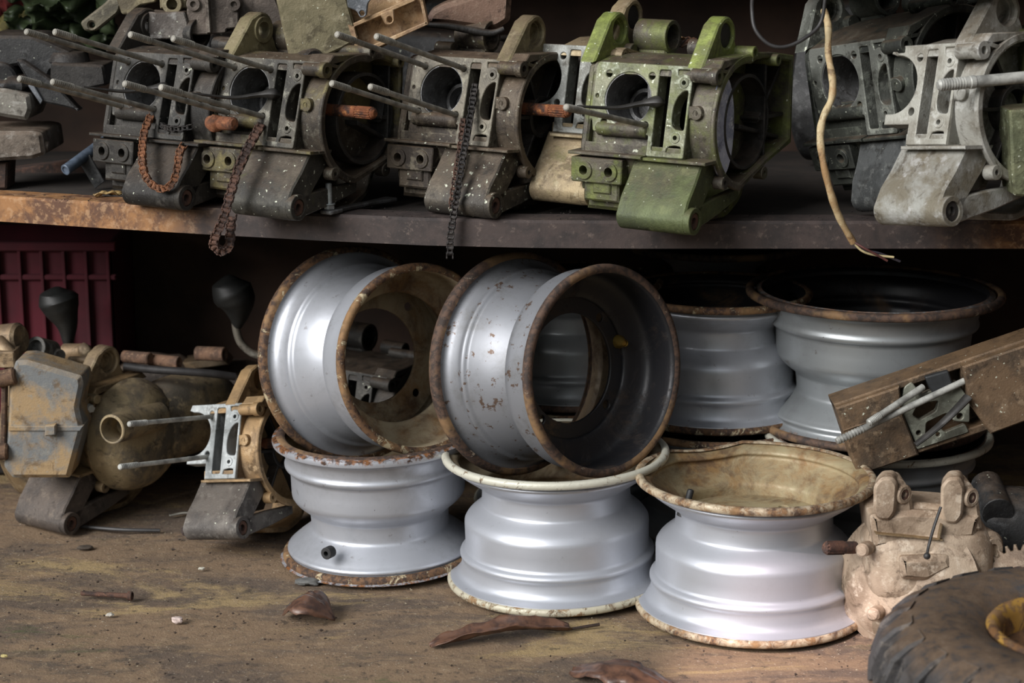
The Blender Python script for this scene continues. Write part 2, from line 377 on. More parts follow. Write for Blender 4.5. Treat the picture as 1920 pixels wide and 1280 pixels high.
LIPR = lipmat('flange_dark_rust', (150, 134, 116), (84, 64, 52), (52, 42, 37), .90); LIPO = lipmat('flange_orange_rust', (178, 164, 134), (106, 78, 54), (56, 42, 35), .70)
LIPT = lipmat('flange_tan_wear', (176, 170, 150), (130, 108, 80), (84, 68, 54), .36, 60, .06); LIPC = lipmat('flange_pale_wear', (186, 184, 170), (128, 106, 78), (84, 70, 58), .18, 70, .05)
LIPG = lipmat('flange_rusty_edge', (176, 162, 138), (128, 98, 68), (76, 58, 46), .50, 50, .10)
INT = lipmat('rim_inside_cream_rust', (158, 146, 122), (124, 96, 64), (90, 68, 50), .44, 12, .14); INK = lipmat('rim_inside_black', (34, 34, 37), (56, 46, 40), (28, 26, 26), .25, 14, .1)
INR = lipmat('rim_inside_tan', (154, 142, 112), (126, 98, 62), (92, 70, 48), .50, 14, .16); RUBK = plain('black_rubber', (38, 38, 40), .6, 0, .3)
BRN = lipmat('rim_inside_brown', (128, 112, 92), (96, 78, 60), (70, 56, 46), .4, 20, .1)
GR = 'steel wheel rims under the shelf'
rim('front row rim at the left, lying flat, rusty edges, valve nut on its side', G(716, 1036, .006), (-.03, -.02, 1), SIL, INT, LIPO, LIPR, GR, flip=True, base=True, nut=(-28, 52, 150, RUBK), rA=158, rB=160, sxy=1.06, lk=.9)
rim('clean silver rim lying flat mid front row, under the black-lined standing rim', G(1046, 1082, .006), (-.025, -.01, 1), SILB, INT, LIPT, LIPC, GR, base=True, rA=172, rB=175)
rim('front row rim at the right, lying flat, tan rusty bowl with a rubber valve', G(1409, 1136, .004), (0, 0, 1), SILB, INR, LIPG, LIPG, GR, base=True, rA=175, rB=178, disc_z=138, hole=30, stem=(283, 150, 110, 42, RUBK), dent=(-68, 10))
rim('silver rim standing on edge with cream rusty inside, on the left front rim', P(724, 668, .235), (.58, -.80, .15), SIL, INT, LIPO, LIPO, GR, disc_z=70, rA=175, rB=148, hole=76, prof=TP, lk=.7, lkA=1.05)
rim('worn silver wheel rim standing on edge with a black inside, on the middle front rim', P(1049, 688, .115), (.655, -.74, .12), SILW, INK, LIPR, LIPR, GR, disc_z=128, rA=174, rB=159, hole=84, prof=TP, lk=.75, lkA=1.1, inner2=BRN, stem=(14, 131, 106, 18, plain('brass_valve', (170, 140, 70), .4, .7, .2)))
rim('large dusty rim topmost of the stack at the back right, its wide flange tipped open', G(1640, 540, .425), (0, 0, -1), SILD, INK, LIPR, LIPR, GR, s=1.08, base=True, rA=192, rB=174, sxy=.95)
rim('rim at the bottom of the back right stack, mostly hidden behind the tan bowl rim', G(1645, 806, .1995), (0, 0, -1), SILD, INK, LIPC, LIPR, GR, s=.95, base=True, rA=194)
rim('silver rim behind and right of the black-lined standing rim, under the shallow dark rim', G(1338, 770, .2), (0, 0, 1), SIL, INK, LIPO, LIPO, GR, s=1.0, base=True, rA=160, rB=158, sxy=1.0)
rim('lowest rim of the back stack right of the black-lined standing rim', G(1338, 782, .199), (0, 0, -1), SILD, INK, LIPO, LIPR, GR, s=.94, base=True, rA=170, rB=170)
NP = [(98, 1), (104, 5), (104, 14), (102, 20), (104, 26), (110, 32), (118, 40), (126, 48), (132, 54), (138, 58), (140, 64), (148, 68), (158, 70), (160, 71)]
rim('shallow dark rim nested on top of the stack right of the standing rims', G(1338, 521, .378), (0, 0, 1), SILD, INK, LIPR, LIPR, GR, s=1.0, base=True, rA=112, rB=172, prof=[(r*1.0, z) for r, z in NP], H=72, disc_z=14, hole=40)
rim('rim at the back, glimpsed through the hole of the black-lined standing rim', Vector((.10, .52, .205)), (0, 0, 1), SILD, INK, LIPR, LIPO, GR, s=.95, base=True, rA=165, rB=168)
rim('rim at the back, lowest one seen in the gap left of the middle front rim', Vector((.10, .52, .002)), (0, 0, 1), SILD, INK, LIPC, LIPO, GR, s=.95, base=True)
# ---------------------------------------------------------------- engine crankcases
STUDM = plain('grey_steel_stud', (158, 154, 144), .6, .1, .35, 50, .4)
STUDL = plain('pale_steel_stud', (176, 176, 170), .5, .2, .35, 50, .4)
RUST = rusty('rusty_iron'); RUSTO = rusty('orange_rusty_iron', (128, 80, 54), (82, 54, 40), (156, 108, 74)); RUSTD = rusty('dark_rusty_iron', (84, 58, 46), (48, 36, 32), (112, 80, 60))
INNER = cast('case_inside_dark', (50, 48, 46), (28, 27, 27), (70, 68, 66), dust=.3, wear=.2)
BLADE = plain('dark_tensioner_blade', (58, 56, 54), .5, .2, .4, 40)
SLEEVE = cast('cylinder_bore_grey', (96, 96, 96), (62, 60, 58), (140, 140, 140), dust=0, wear=.2, rough=.45)
T12 = R(12); CT, ST = math.cos(T12), math.sin(T12)
def fmap(w0=0): return lambda a, b, w: (a, b*ST+(w+w0)*CT, 103+b*CT-(w+w0)*ST)
CASEP = [(2, 101), (16, 62), (42, 22), (72, 4), (140, 0), (185, 22), (212, 80), (215, 140), (200, 198), (160, 226), (29, 232)]
CASEI = [(29, 223), (155, 217), (191, 193), (205, 140), (202, 84), (180, 31), (138, 10), (74, 14), (50, 30), (26, 68), (12, 101)]
def crankcase(label, px, py, mats, z=ZB, yaw=-34, pitch=0, roll=0, s=1.0, half=False, studs='', lugs=(('hole', -22), ('disc', 158)), guide=0, shaft=45, ext=0,
              disc=None, tubes=True, bracket=True, L=205, studm=None, bush=None, dome=None, sdz=0, foot=True, fu=198, housing=True, group='engine crankcases piled on and under the shelf', liner=True, loc=None):
    body, face, footm, lugm = mats
    g = loc or G(px, py, z+.103*s)-Vector((0, 0, .103*s))
    e = thing('engine_crankcase', label, 'engine case', g, rotm(yaw, pitch, roll), group, s)
    # case body
    m = MB(); u0 = 96 if half else 0
    m.prism(rnd(CASEP, 16, 4)+rnd(CASEI, 8, 3), u0, 168)
    if not half:
        m.prism(rnd(CASEP, 16, 4), -6, 6, c=3)
        m.plate([(2, 0), (106, 0), (106, 50), (2, 50)], (), 6, fmap(16))                 # recessed wall below the cylinder mouth
        m.cyl(fmap(8)(18, 36, 0), fmap(8)(106, 36, 0), 11, seg=18, c=3)                  # oil gallery under the mouth
        m.plate(rnd([(-3, 46), (-3, 122), (5, 132), (16, 132), (16, 46)], 4), (), 40, fmap(3), 2)
        m.box(-16, 108, -14, 34, 99, 103.5, 1)                                             # ledge
        for v in (70, 96): m.plate([(-6, v), (4, v), (4, v+5), (-6, v+5)], (), 60, fmap(6), 1)
    m.box(100, 210, -9, 30, 97, 101.5, 1)
    m.prism(rnd([(30, 230), (80, 240), (150, 238), (200, 215), (200, 205), (150, 224), (30, 226)], 4), 6 if not half else 96, 164)
    if tubes:
        m.ring((10, 150, 262), (66, 150, 262), 25, 19, 24); m.cyl((10, 150, 262), (30, 150, 262), 20); m.box(12, 62, 135, 165, 225, 245, 3)
        m.cup((90, 162, 246), (138, 162, 246), 13, 8, 10, 20); m.cyl((-16, 120, 240), (16, 120, 240), 12)
        m.cup((130, 130, 247), (214, 130, 247), 9, 5, 8, 16); m.cup((168, 190, 232), (222, 190, 232), 9, 5, 8, 16)
    m.build('case_body', body, e)
    # mating face with bore, chain slot, windows
    win = [rnd([(146, 118), (153, 121), (164, 119), (164, 127), (144, 127)], 1.5, 2),
           rnd([(165, 40), (165, 98), (157, 96), (149, 88), (144, 74), (143, 58), (145, 46), (151, 41)], 4, 3),
           rnd([(139, 8), (164, 8), (163, 17), (153, 18), (142, 16)], 2, 2)]
    holes = [rrect(115, 134, 9, 125, 3), circ(157, 108, 3.6, 12), circ(153, 29, 3.6, 12)]+win
    BU = 67; sp = {'a': (31, 115), 'b': (103, 115), 'c': (101, 44), 'd': (31, 45)}
    if half:
        out = [(56, 27), (100, 27), (100, 0), (169, 0), (169, 132), (56, 132), (52, 122)]+circ(BU-2, 80, 39, 22, 95, -95)+[(56, 41)]
        holes += [circ(*sp['b'], 5.4, 14), circ(*sp['c'], 5.4, 14)]
    else:
        out = rnd([(14, 30), (108, 30), (108, 0), (169, 0), (169, 132), (12, 132), (8, 124), (8, 60), (12, 40)], 3, 3)
        holes += [circ(BU, 80, 39, 40)]+[circ(*q, 5.4, 14) for q in sp.values()]+[circ(15, 82, 3, 10)]
    m = MB().plate(out, holes, 26, fmap(), 1.0)
    for q in ((157, 108), (153, 29)): m.M = None; m.ring(fmap(-1.5)(q[0], q[1], 0), fmap(6)(q[0], q[1], 0), 8, 3.6, 18)
    m.build('mating_face', face, e)
    if not half and liner:
        m = MB().ring(fmap(2)(BU, 80, 0), fmap(92)(BU, 80, 0), 42, 37.5, 44); m.cyl(fmap(90)(BU, 80, 0), fmap(94)(BU, 80, 0), 41, seg=36)
        m.ring(fmap(70)(BU-12, 78, 0), fmap(88)(BU-12, 78, 0), 26, 20, 28); m.box(74, 98, 60, 82, 110, 220, 2)
        m.build('cylinder_bore', [SLEEVE], e)
    elif half:
        m = MB().plate(circ(BU-2, 80, 39, 20, 62, -62)+circ(BU-2, 80, 43, 20, -62, 62), (), 70, fmap(24), .8)
        m.build('half_bore', [SLEEVE], e)
    # side wall of the belt housing: cylinder about the lateral axis with an open rim
    Y, Z = 110, 146
    def outline(r, g):
        if not ext: return circ(Y, Z, r, 56)
        return circ(Y, Z, r, 40, 80, 262)+[(Y+70, Z-66+g), (Y+ext*.75, Z-54+g), (Y+ext-g, Z-44+g), (Y+ext-g, Z+88-g), (Y+ext*.5, Z+98-g), (Y+36, Z+100-g)]
    m = MB()
    if housing: m.prism(outline(92, 3), 168, 211, (outline(86, 9),), 1.5); (m.prism(outline(98, 0), 205, 212, (outline(88, 8),), 1.5) if housing else 0); m.prism(outline(92, 3) if housing else CASEP, 164, 170, (), 1)
    for a in (232, 308) if housing else ():                                                            # bolt ears on the rim
        q = (Y+101*math.cos(R(a)), Z+101*math.sin(R(a)))
        m.ring((196, q[0], q[1]), (213, q[0], q[1]), 10, 4, 16)
    m.cyl((169, 24, 220), (206, 22, 220), 10, seg=18, c=2); m.ring((202, 22, 220), (214, 22, 220), 12, 5.5, 18)
    q = fmap(-1)(181, 66, 0); m.ring(q, (q[0], q[1]+26, q[2]), 10, 4.2, 20); m.box(169, 183, q[1]+1, q[1]+22, q[2]-9, q[2]+9, 2)
    m.prism([(4, 101), (28, 230), (44, 230), (30, 101)], 165, 169)
    m.plate([(168, 127), (211, 127), (211, 132), (168, 132)], (), 40, fmap(), 1)
    if housing: m.prism([(24, 226), (40, 242), (150, 246), (160, 236), (60, 232)], 168, 211)
    m.build('belt_housing', body, e)
    m = MB()
    if ext:
        m.ring((168, Y+18, Z), (204, Y+18, Z), 70, 65, 40); m.box(170, 202, Y+60, Y+ext-10, Z-2, Z+3)
        m.prism([(Y+66, Z), (Y+66, Z-7), (Y+ext-16, Z+66), (Y+ext-16, Z+74)], 170, 198); m.box(170, 204, Y+74, Y+79, Z-60, Z+84)
        m.prism([(Y+10, Z-10), (Y+ext-12, Z-38), (Y+ext-12, Z-32), (Y+10, Z-3)], 170, 196)
    else:
        for a in range(0, 360, 60):
            d = Vector((math.cos(R(a)), math.sin(R(a)))); n_ = Vector((-d.y, d.x))*2.5; c0 = Vector((Y, Z))
            m.prism([tuple(c0+d*30+n_), tuple(c0+d*85+n_), tuple(c0+d*85-n_), tuple(c0+d*30-n_)], 168, 190, c=.8)
        m.ring((168, Y, Z), (192, Y, Z), 32, 26, 28)
    if not dome and housing: m.build('housing_ribs', INNER, e)
    if disc: MB().prism([(Y-52+33*math.cos(R(a)), Z+74*math.sin(R(a))) for a in range(0, 360, 9)], 199, 203).build('backing_disc', disc, e)
    if shaft and not dome:
        m = MB(); x1 = 212+shaft
        ys, zs = Y-48, Z+14; m.cyl((160, ys, zs), (x1-34, ys, zs), 9, seg=20); m.cyl((x1-36, ys, zs), (x1, ys, zs), 8.2, seg=20, c=3)
        for a in range(0, 360, 24): m.box(x1-34, x1-6, ys+8.4*math.cos(R(a))-1, ys+8.4*math.cos(R(a))+1, zs+8.4*math.sin(R(a))-1, zs+8.4*math.sin(R(a))+1, .4)
        m.build('output_shaft', RUST, e)
    # mounting foot
    if foot:
        arc = circ(-26, 20, 20, 14, 168, 330)
        m = MB().prism([(8, 101)]+[(-14, 70), (-33, 48)]+arc+[(14, 40), (40, 70), (60, 101)], 86, fu, c=2.5)
        m.prism([(-26, 34), (-18, 2), (60, 18), (120, 34), (120, 50), (50, 44)], fu-12, fu, c=2)
        m.prism([(10, 101), (0, 60), (40, 40), (90, 44), (110, 80), (100, 101)], 150, 158, c=2)
        f = m.build('mounting_foot', footm, e)
        m = MB().ring((fu-6, -26, 20), (fu+8, -26, 20), 19.5, 13, 28); m.build('bushing_boss', footm, f)
        m = MB().ring((fu-8, -26, 20), (fu+6, -26, 20), 12.5, 6, 24); m.build('bushing', bush or RUSTD, f)
    # bracket with two bolt holes, block under it
    if bracket and not half:
        m = MB().plate(rnd([(-14, 58), (72, 58), (74, 95), (-14, 95)], 3, 2), (circ(9, 76, 7, 20), circ(52, 76, 7, 20)), 30, lambda a, b, w: (a, -8+w, b), 1.5)
        for a in (9, 52): m.ring((a, -11, 76), (a, -4, 76), 14, 7, 24)
        m.box(2, 62, 2, 52, 30, 60, 3); m.box(20, 50, -2, 12, 42, 60, 2); m.cyl((-10, 30, 50), (10, 30, 50), 16, c=3); m.box(-6, 80, 22, 70, 14, 34, 6)
        m.build('mounting_bracket', body, e)
    # mounting lugs on top
    for kind, u in lugs:
        yc, zc = 98, 272
        pr = [(26, 230), (34, 240), (62, 276), (72, 289)]+circ(yc, zc, 27, 14, 128, -20)+[(132, 246), (150, 226)]
        m = MB().prism(pr, u, u+26, (circ(yc, zc, 18, 28),), 2.5)
        m.prism([(50, 226), (70, 262), (128, 246), (146, 224)], u+4, u+14)
        lg = m.build('mounting_lug', lugm, e)
        m = MB()
        if kind == 'disc': m.cyl((u+3, yc, zc), (u+22, yc, zc), 18.2, seg=28)
        else: m.ring((u+2, yc, zc), (u+(29 if kind == 'hole' else 18), yc, zc), 20.5 if kind == 'hole' else 18.3, 13 if kind == 'hole' else 15, 28)
        if kind == 'cup': m.cyl((u+2, yc, zc), (u+9, yc, zc), 18.2, seg=28)
        m.build('lug_bushing', lugm if kind != 'disc' else INNER, lg)
    for c in studs:
        a, b = sp[c]; p0 = Vector(fmap(20)(a, b, 0)); n = Vector((0, -CT, ST+sdz)).normalized(); l = L*(1+.03*math.sin(a+b+px))
        m = MB().cyl(p0, p0+n*(20+l-44), 4.1, seg=14); m.cyl(p0+n*(20+l-46), p0+n*(20+l), 4.9, seg=14, c=1.5)
        for k in range(10): q = p0+n*(20+l-42+k*4); m.ring(q, q+n*1.6, 5.3, 4, 14, .3)
        m.build('stud', studm or STUDM, e)
    if guide:
        m = MB(); p = fmap(-6)(125, 62, 0); q = fmap(-60 if guide > 0 else -50)(70, 60, 0)
        pts = [Vector(fmap(4)(126, 78, 0)), Vector(fmap(-6)(116, 78, 0)), Vector(fmap(-20)(98, 72, 0)), Vector(fmap(-44)(74, 62, 0)), Vector(fmap(-100*abs(guide))(46, 56, 0))]
        m.sweep(spline(pts, 5), [6, 8, 11, 14, 15, 14, 12, 10, 8, 7]+[6.5-i*.35 for i in range(11)], 10, flat=.6)
        m.build('chain_guide', BLADE, e)
    if dome:
        m = MB().lathe([(97, 0), (98, 6), (95, 20), (88, 38), (74, 54), (48, 64), (0, 68)], (208, Y, Z), (1, 0, 0), 56)
        m.blob((225, 220, 156), (52, 130, 72), .06, 1.2, 32, .8)
        m.cyl((200, 30, 226), (222, 30, 226), 8); m.build('dome_cover', dome, e)
        m = MB().ring((282, 0, 190), (262, 130, 182), 25, 21, 32, 1.5); m.cyl((275, 60, 186), (262, 132, 182), 23, seg=28); m.build('outlet_pipe', dome, e)
        MB().cyl((212, 16, 214), (226, 12, 214), 7, seg=6).build('bolt', STUDL, e)
    return e
def mset(name, base, dirt, light, **k):
    b = cast(name+'_case', base, dirt, light, **k); return b
# green mossy engine
GB = mset('mossy', (84, 78, 68), (58, 54, 50), (118, 114, 100), moss=.68, mosscol=(110, 118, 62), speck=.25)
GF = mset('mossy_face', (124, 124, 104), (84, 86, 66), (184, 190, 172), moss=.45, mosscol=(112, 120, 70), speck=.5)
GFOOT = mset('mossy_foot', (80, 88, 56), (62, 68, 48), (104, 110, 74), moss=.62, mosscol=(86, 94, 56), speck=.15)
GL = mset('mossy_lug', (104, 102, 74), (76, 74, 56), (150, 156, 120), moss=1.0, mosscol=(144, 156, 82), speck=.3)
MOULD = cast('white_mould', (170, 174, 190), (124, 130, 150), (206, 208, 214), speck=.4, dust=0, wear=0, metal=0, rough=.9)
crankcase('green mossy engine case on the shelf beam with a wide open ribbed housing', 1091, 282, (GB, GF, GFOOT, GL), lugs=(('cup', -22), ('disc', 158)), studs='c', guide=-1, ext=150, disc=MOULD, L=225, shaft=0)
# brown-grey one left of it
BB = mset('browngrey', (82, 72, 60), (54, 47, 41), (122, 114, 98), speck=.25, moss=.2, mosscol=(112, 106, 66), dust=.7)
BF = mset('browngrey_face', (112, 106, 94), (76, 72, 64), (152, 148, 132), speck=.25)
BFOOT = mset('browngrey_foot', (78, 72, 63), (56, 52, 47), (106, 99, 86), speck=.55, moss=.12, mosscol=(92, 102, 58))
BL = mset('browngrey_lug', (124, 112, 86), (96, 86, 66), (150, 140, 112), moss=.15, mosscol=(120, 118, 66))
crankcase('brown-grey engine case left of the mossy one, with four studs and white-spotted foot', 740, 261, (BB, BF, BFOOT, BL), lugs=(('cup', 158),), studs='abcd', pitch=-4, shaft=60, L=222)
# yellowish one
YB = mset('yellowgrey', (70, 62, 52), (46, 41, 36), (110, 106, 94), speck=.2, moss=.40, mosscol=(128, 118, 74))
YF = mset('yellowgrey_face', (80, 76, 68), (54, 52, 48), (140, 138, 126), speck=.3)
YFOOT = mset('yellowgrey_foot', (64, 62, 56), (46, 45, 42), (90, 87, 78), speck=.35, moss=.16, mosscol=(108, 114, 62))
YL = mset('yellow_lug', (132, 124, 94), (104, 96, 72), (160, 152, 122), moss=.12, mosscol=(136, 132, 84))
crankcase('dark engine case with a yellowish holed lug and a rusty shaft in its housing', 383, 264, (YB, YF, YFOOT, YL), lugs=(('hole', -4),), studs='abcd', pitch=-4, shaft=62, L=222, guide=-1, ext=100)
# dark one at left
DB = mset('darkgrey', (54, 51, 47), (36, 34, 32), (80, 77, 72), speck=.12, dust=.4); DF = mset('darkgrey_face', (70, 68, 64), (48, 47, 45), (116, 113, 106), speck=.15)
crankcase('darkest engine case, leftmost with four studs, behind the looped rusty chain', 186, 250, (DB, DF, DB, DB), lugs=(('hole', -22),), studs='abcd', pitch=-4, shaft=0, L=222, guide=-1)
# cream one behind
CB = mset('cream', (150, 134, 104), (118, 104, 82), (176, 164, 136), moss=.1, mosscol=(118, 118, 70)); CF = mset('pale_face', (140, 142, 138), (104, 104, 98), (178, 180, 176), speck=.2)
crankcase('engine case with a cream foot, wedged behind the mossy one', 934, 238, (CB, CF, CB, CB), z=ZB+.016, lugs=(('disc', 158),), studs='', half=True, shaft=0, tubes=False, housing=False, fu=178)
# tilted dark one
TB = mset('darkgreen', (68, 70, 64), (46, 48, 45), (98, 102, 92), speck=.15, moss=.15, mosscol=(78, 84, 52)); TF = mset('darkgreen_face', (112, 114, 108), (76, 78, 72), (156, 160, 150), speck=.3)
TFOOT = mset('slate_foot', (80, 82, 82), (58, 60, 60), (106, 108, 106), speck=.1)
crankcase('dark tilted engine case behind the beige cable, right of the mossy one', 0, 0, (TB, TF, TFOOT, TF), loc=(.5025, .199, .581), yaw=-54.4, pitch=16.5, roll=-9.9, lugs=(('cup', -22),), studs='', shaft=0, s=1.051)
# pale one at right
PB = mset('palegrey', (158, 157, 150), (122, 118, 108), (186, 186, 182), dust=.45, dustcol=(128, 110, 88)); PF = mset('palegrey_face', (164, 163, 154), (134, 130, 120), (190, 190, 184), dust=0)
PFOOT = mset('palegrey_foot', (152, 152, 146), (116, 110, 96), (178, 178, 176), dust=.2)
crankcase('pale grey engine case cut open at the bore, at the right end of the shelf', 0, 0, (PB, PF, PFOOT, PB), loc=(.497, .037, .583), yaw=-55, pitch=-3, roll=-6.4, half=True, lugs=(('cup', 158),), shaft=0, s=1.09, bush=INNER, tubes=False)

# ---------------------------------------------------------------- engines on the floor
def adopt(o, e): o.parent = e; o.matrix_parent_inverse = e.matrix_world.inverted(); return o
SB = cast('sandy_case', (126, 106, 78), (88, 76, 60), (158, 140, 110), dust=.6, dustcol=(140, 112, 76)); SD = cast('sandy_dome', (150, 134, 104), (100, 94, 84), (180, 162, 128), dust=.3)
SF = cast('slate_brown_foot', (84, 76, 70), (62, 57, 54), (108, 98, 88), dust=.3); SL = cast('sandy_lug', (142, 124, 96), (112, 98, 78), (168, 152, 124))
e1 = crankcase('sand-dusted engine with a domed side cover and open pipe, at left on the floor', -6, 850, (SB, SB, SF, SL), z=0, lugs=(('cup', 158),), studs='', dome=SD, shaft=0, tubes=False, bracket=False)
LB = cast('tan_half_case', (154, 126, 90), (118, 98, 74), (182, 158, 124), dust=.5, dustcol=(150, 122, 84)); LF = cast('bright_machined_face', (160, 164, 164), (126, 130, 130), (190, 194, 194), dust=0); LFT = cast('charcoal_foot', (98, 93, 88), (74, 70, 67), (120, 116, 110), speck=.2, dust=.2)
crankcase('tan half engine case with two studs, left of the standing rims on the floor', 0, 0, (LB, LF, LFT, LB), loc=(-.5818, .3112, .0025), yaw=-33, pitch=-11.2, roll=-10.3, s=.948, half=True, lugs=(('cup', 130),), studs='bc', shaft=30, tubes=False, studm=STUDL, L=215, sdz=-.24)
crankcase('dark engine case on the floor, seen through the hole of the cream-lined rim', 545, 815, (DB, DF, DB, DF), z=0, lugs=(('cup', -22),), studs='', shaft=0, tubes=True)
# ---------------------------------------------------------------- castings heaped on top of the engine cases
def at3(px, py, Y): p = P(px, py, Y); return p*1000
def slab(poly, Y, d, holes=(), fn=None):
    """mesh builder holding a solid slab whose front outline passes through the given pixels at depth Y"""
    q = [P(x, y, Y)*1000 for x, y in poly]; hs = [[((P(x, y, Y)*1000).x, (P(x, y, Y)*1000).z) for x, y in h] for h in holes]
    return [(p.x, p.z) for p in q], hs
def pslab(m, poly, Y, d, holes=(), c=2, k=0):
    o, h = slab(poly, Y, d, holes); return m.plate(o, h, d, lambda a, b, w: (a, Y*1000+w, b), c, k)
GCA = cast('grey_casting', (112, 106, 100), (78, 72, 68), (148, 146, 142), speck=.1); GCB = cast('brown_grey_casting', (98, 88, 80), (70, 62, 56), (130, 122, 112))
t = thing('gearbox_casing', 'grey gearbox casing lying on the two leftmost engine cases, pale cut edge', 'engine part', P(390, 75, .42))
m = MB(); pslab(m, rnd([(277, 22), (300, 24), (345, 22), (352, 40), (352, 72), (277, 74)], 4), .36, 60); m.build('corner_block', GCA, None); adopt(C.objects['corner_block'], t)
m = MB(); pslab(m, rnd([(350, 18), (358, -10), (440, -12), (447, 20), (448, 52), (424, 54), (424, 62), (368, 66), (350, 62)], 4), .365, 130)
pslab(m, rnd([(440, -20), (510, -18), (536, 48), (500, 52), (446, 50)], 4), .39, 120); pslab(m, rnd([(384, -6), (392, -10), (396, 62), (386, 64)], 1), .352, 20)
for x in (362, 438): q = at3(x, 8, .36); m.ring(q, q+Vector((0, 40, 0)), 11, 5)
adopt(m.build('casing_body', GCB), t)
m = MB(); pslab(m, rnd([(212, -20), (290, -20), (292, 4), (262, 10), (240, 28), (228, 26)], 4), .42, 90); q = at3(322, 8, .38); m.ring(q, q+Vector((0, 60, 0)), 16, 9); pslab(m, [(298, -20), (350, -20), (350, 16), (300, 16)], .40, 60)
adopt(m.build('casing_end', cast('tan_casting', (128, 118, 92), (92, 84, 68), (158, 150, 124))), t)
# tan bracket casting
m = MB(); pslab(m, rnd([(150, 42), (160, 34), (196, 6), (216, -14), (232, -14), (222, 24), (180, 58), (158, 58)], 6), .46, 30, ([(172+6*math.cos(a*.5), 47+6*math.sin(a*.5)) for a in range(12)],), 3)
b0 = m.build('bracket', cast('bracket_tan', (104, 98, 82), (74, 70, 60), (136, 130, 112))); tag(b0, 'tan bracket arm with one bolt hole, in front of the green cloth', 'bracket')
# upside-down engine foot, olive
OLV = cast('olive_foot', (116, 108, 84), (96, 90, 68), (138, 130, 106), speck=.25)
t = thing('engine_crankcase', 'upside-down engine case showing a broad olive foot plate, top centre-left', 'engine case', P(590, 110, .26), None, 'engine crankcases piled on and under the shelf')
m = MB(); pslab(m, rnd([(515, -12), (648, -12), (672, 74), (640, 92), (553, 131), (540, 100)], 5), .20, 26, (), 3); adopt(m.build('mounting_foot', OLV), t)
m = MB(); a_, b_ = at3(556, 122, .225), at3(592, 116, .185); m.cyl(a_, b_, 21, seg=28, c=4); adopt(m.build('foot_tube', INNER), t)
m = MB(); d_ = (b_-a_).normalized(); m.ring(b_-d_*4, b_+d_*3, 11, 5); adopt(m.build('bushing', RUSTO), t)
m = MB(); pslab(m, rnd([(530, -40), (690, -40), (690, 60), (600, 100)], 6), .25, 150, (), 6); adopt(m.build('case_body', INNER), t)
# beige open casing
BEI = cast('beige_casting', (166, 138, 104), (132, 106, 82), (192, 172, 144), dust=.1); PNK = cast('brown_pink_casting', (116, 92, 78), (84, 66, 58), (140, 120, 104)); BLU = cast('blue_grey_casting', (112, 116, 122), (80, 84, 88), (150, 152, 156))
t = thing('clutch_casing', 'beige open casing with a holed tab, leaning above the brown-grey engine case', 'engine part', P(740, 70, .24))
m = MB(); pslab(m, rnd([(672, 101), (690, 103), (801, 45), (786, -14), (640, -14), (655, 36)], 3), .225, 10, (), 2)
adopt(m.build('casing_floor', BEI), t)
m = MB()
pslab(m, [(652, 46), (664, 50), (678, 103), (670, 101)], .195, 40, (), 1); pslab(m, [(662, 44), (775, -6), (778, 2), (664, 51)], .195, 40, (), 1)
pslab(m, [(670, 97), (800, 40), (803, 46), (676, 104)], .195, 40, (), 1); pslab(m, [(784, -14), (790, -14), (803, 44), (797, 47)], .195, 40, (), 1)
adopt(m.build('casing_wall', BEI), t)
m = MB(); pslab(m, rnd([(712, 26), (738, 16), (740, 38), (732, 48), (722, 46)], 5), .19, 8, ([(731+5*math.cos(a*.5), 37+6*math.sin(a*.5)) for a in range(12)],), 1.5); adopt(m.build('bolt_tab', BEI), t)
m = MB(); pslab(m, rnd([(648, -14), (708, -14), (690, 6), (687, 30), (676, 34), (668, 20), (652, 14)], 4), .185, 14, ([(679+5*math.cos(a*.5), 25+5*math.sin(a*.5)) for a in range(12)],), 1.5); adopt(m.build('bolt_lug', BLU), t)
t = thing('clutch_casing', 'brown-pink curved casing beside the beige open casing, partly out of the frame', 'engine part', P(860, 40, .34))
m = MB(); pslab(m, rnd([(798, 44), (805, 22), (830, 8), (900, -14), (960, -14), (956, 40), (930, 56), (880, 52), (840, 46)], 8), .30, 90, (), 8)
m.M = None; adopt(m.build('casing_body', PNK), t)
m = MB(); m.sweep(spline([at3(798, 46, .29), at3(840, 49, .28), at3(880, 56, .28), at3(920, 62, .28), at3(945, 54, .28)], 6), [4+2*math.sin(i*.13) for i in range(25)], 10); adopt(m.build('flange_edge', INNER), t)
m = MB(); m.cyl(at3(890, 72, .40), at3(980, 70, .44), 5); q = m.build('rod', GCA); tag(q, 'grey rod lying behind the brown-grey engine case, below the curved casing', 'rod')
# dark lumps at the left end of the shelf
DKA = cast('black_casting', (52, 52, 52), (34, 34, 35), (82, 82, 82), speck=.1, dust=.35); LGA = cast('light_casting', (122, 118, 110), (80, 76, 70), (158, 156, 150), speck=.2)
t = thing('cylinder_block', 'black block casting lying tilted at the left end of the shelf', 'engine part', P(60, 200, .48))
m = MB(); pslab(m, rnd([(-30, 66), (60, 68), (130, 98), (138, 128), (95, 132), (90, 150), (40, 122), (0, 128), (-30, 124)], 5), .46, 140, (), 5); pslab(m, rnd([(28, 112), (40, 112), (96, 150), (140, 198), (150, 208), (120, 200), (70, 190), (62, 168)], 4), .44, 30, (), 3); adopt(m.build('block_body', DKA), t)
m = MB(); pslab(m, rnd([(94, 118), (194, 122), (200, 160), (150, 170), (94, 150)], 5), .42, 90, (), 4); q = at3(130, 118, .47); m.cyl(q, q+Vector((0, 0, 18)), 34, 28, c=3); adopt(m.build('bearing_cap', INNER), t)
m = MB(); pslab(m, rnd([(52, 160), (62, 158), (80, 188), (76, 196)], 2), .435, 6, (), 1); adopt(m.build('alloy_chip', BLU), t)
t = thing('valve_housing', 'grimy grey cylinder head stacked at the far left of the shelf', 'engine part', P(20, 225, .46))
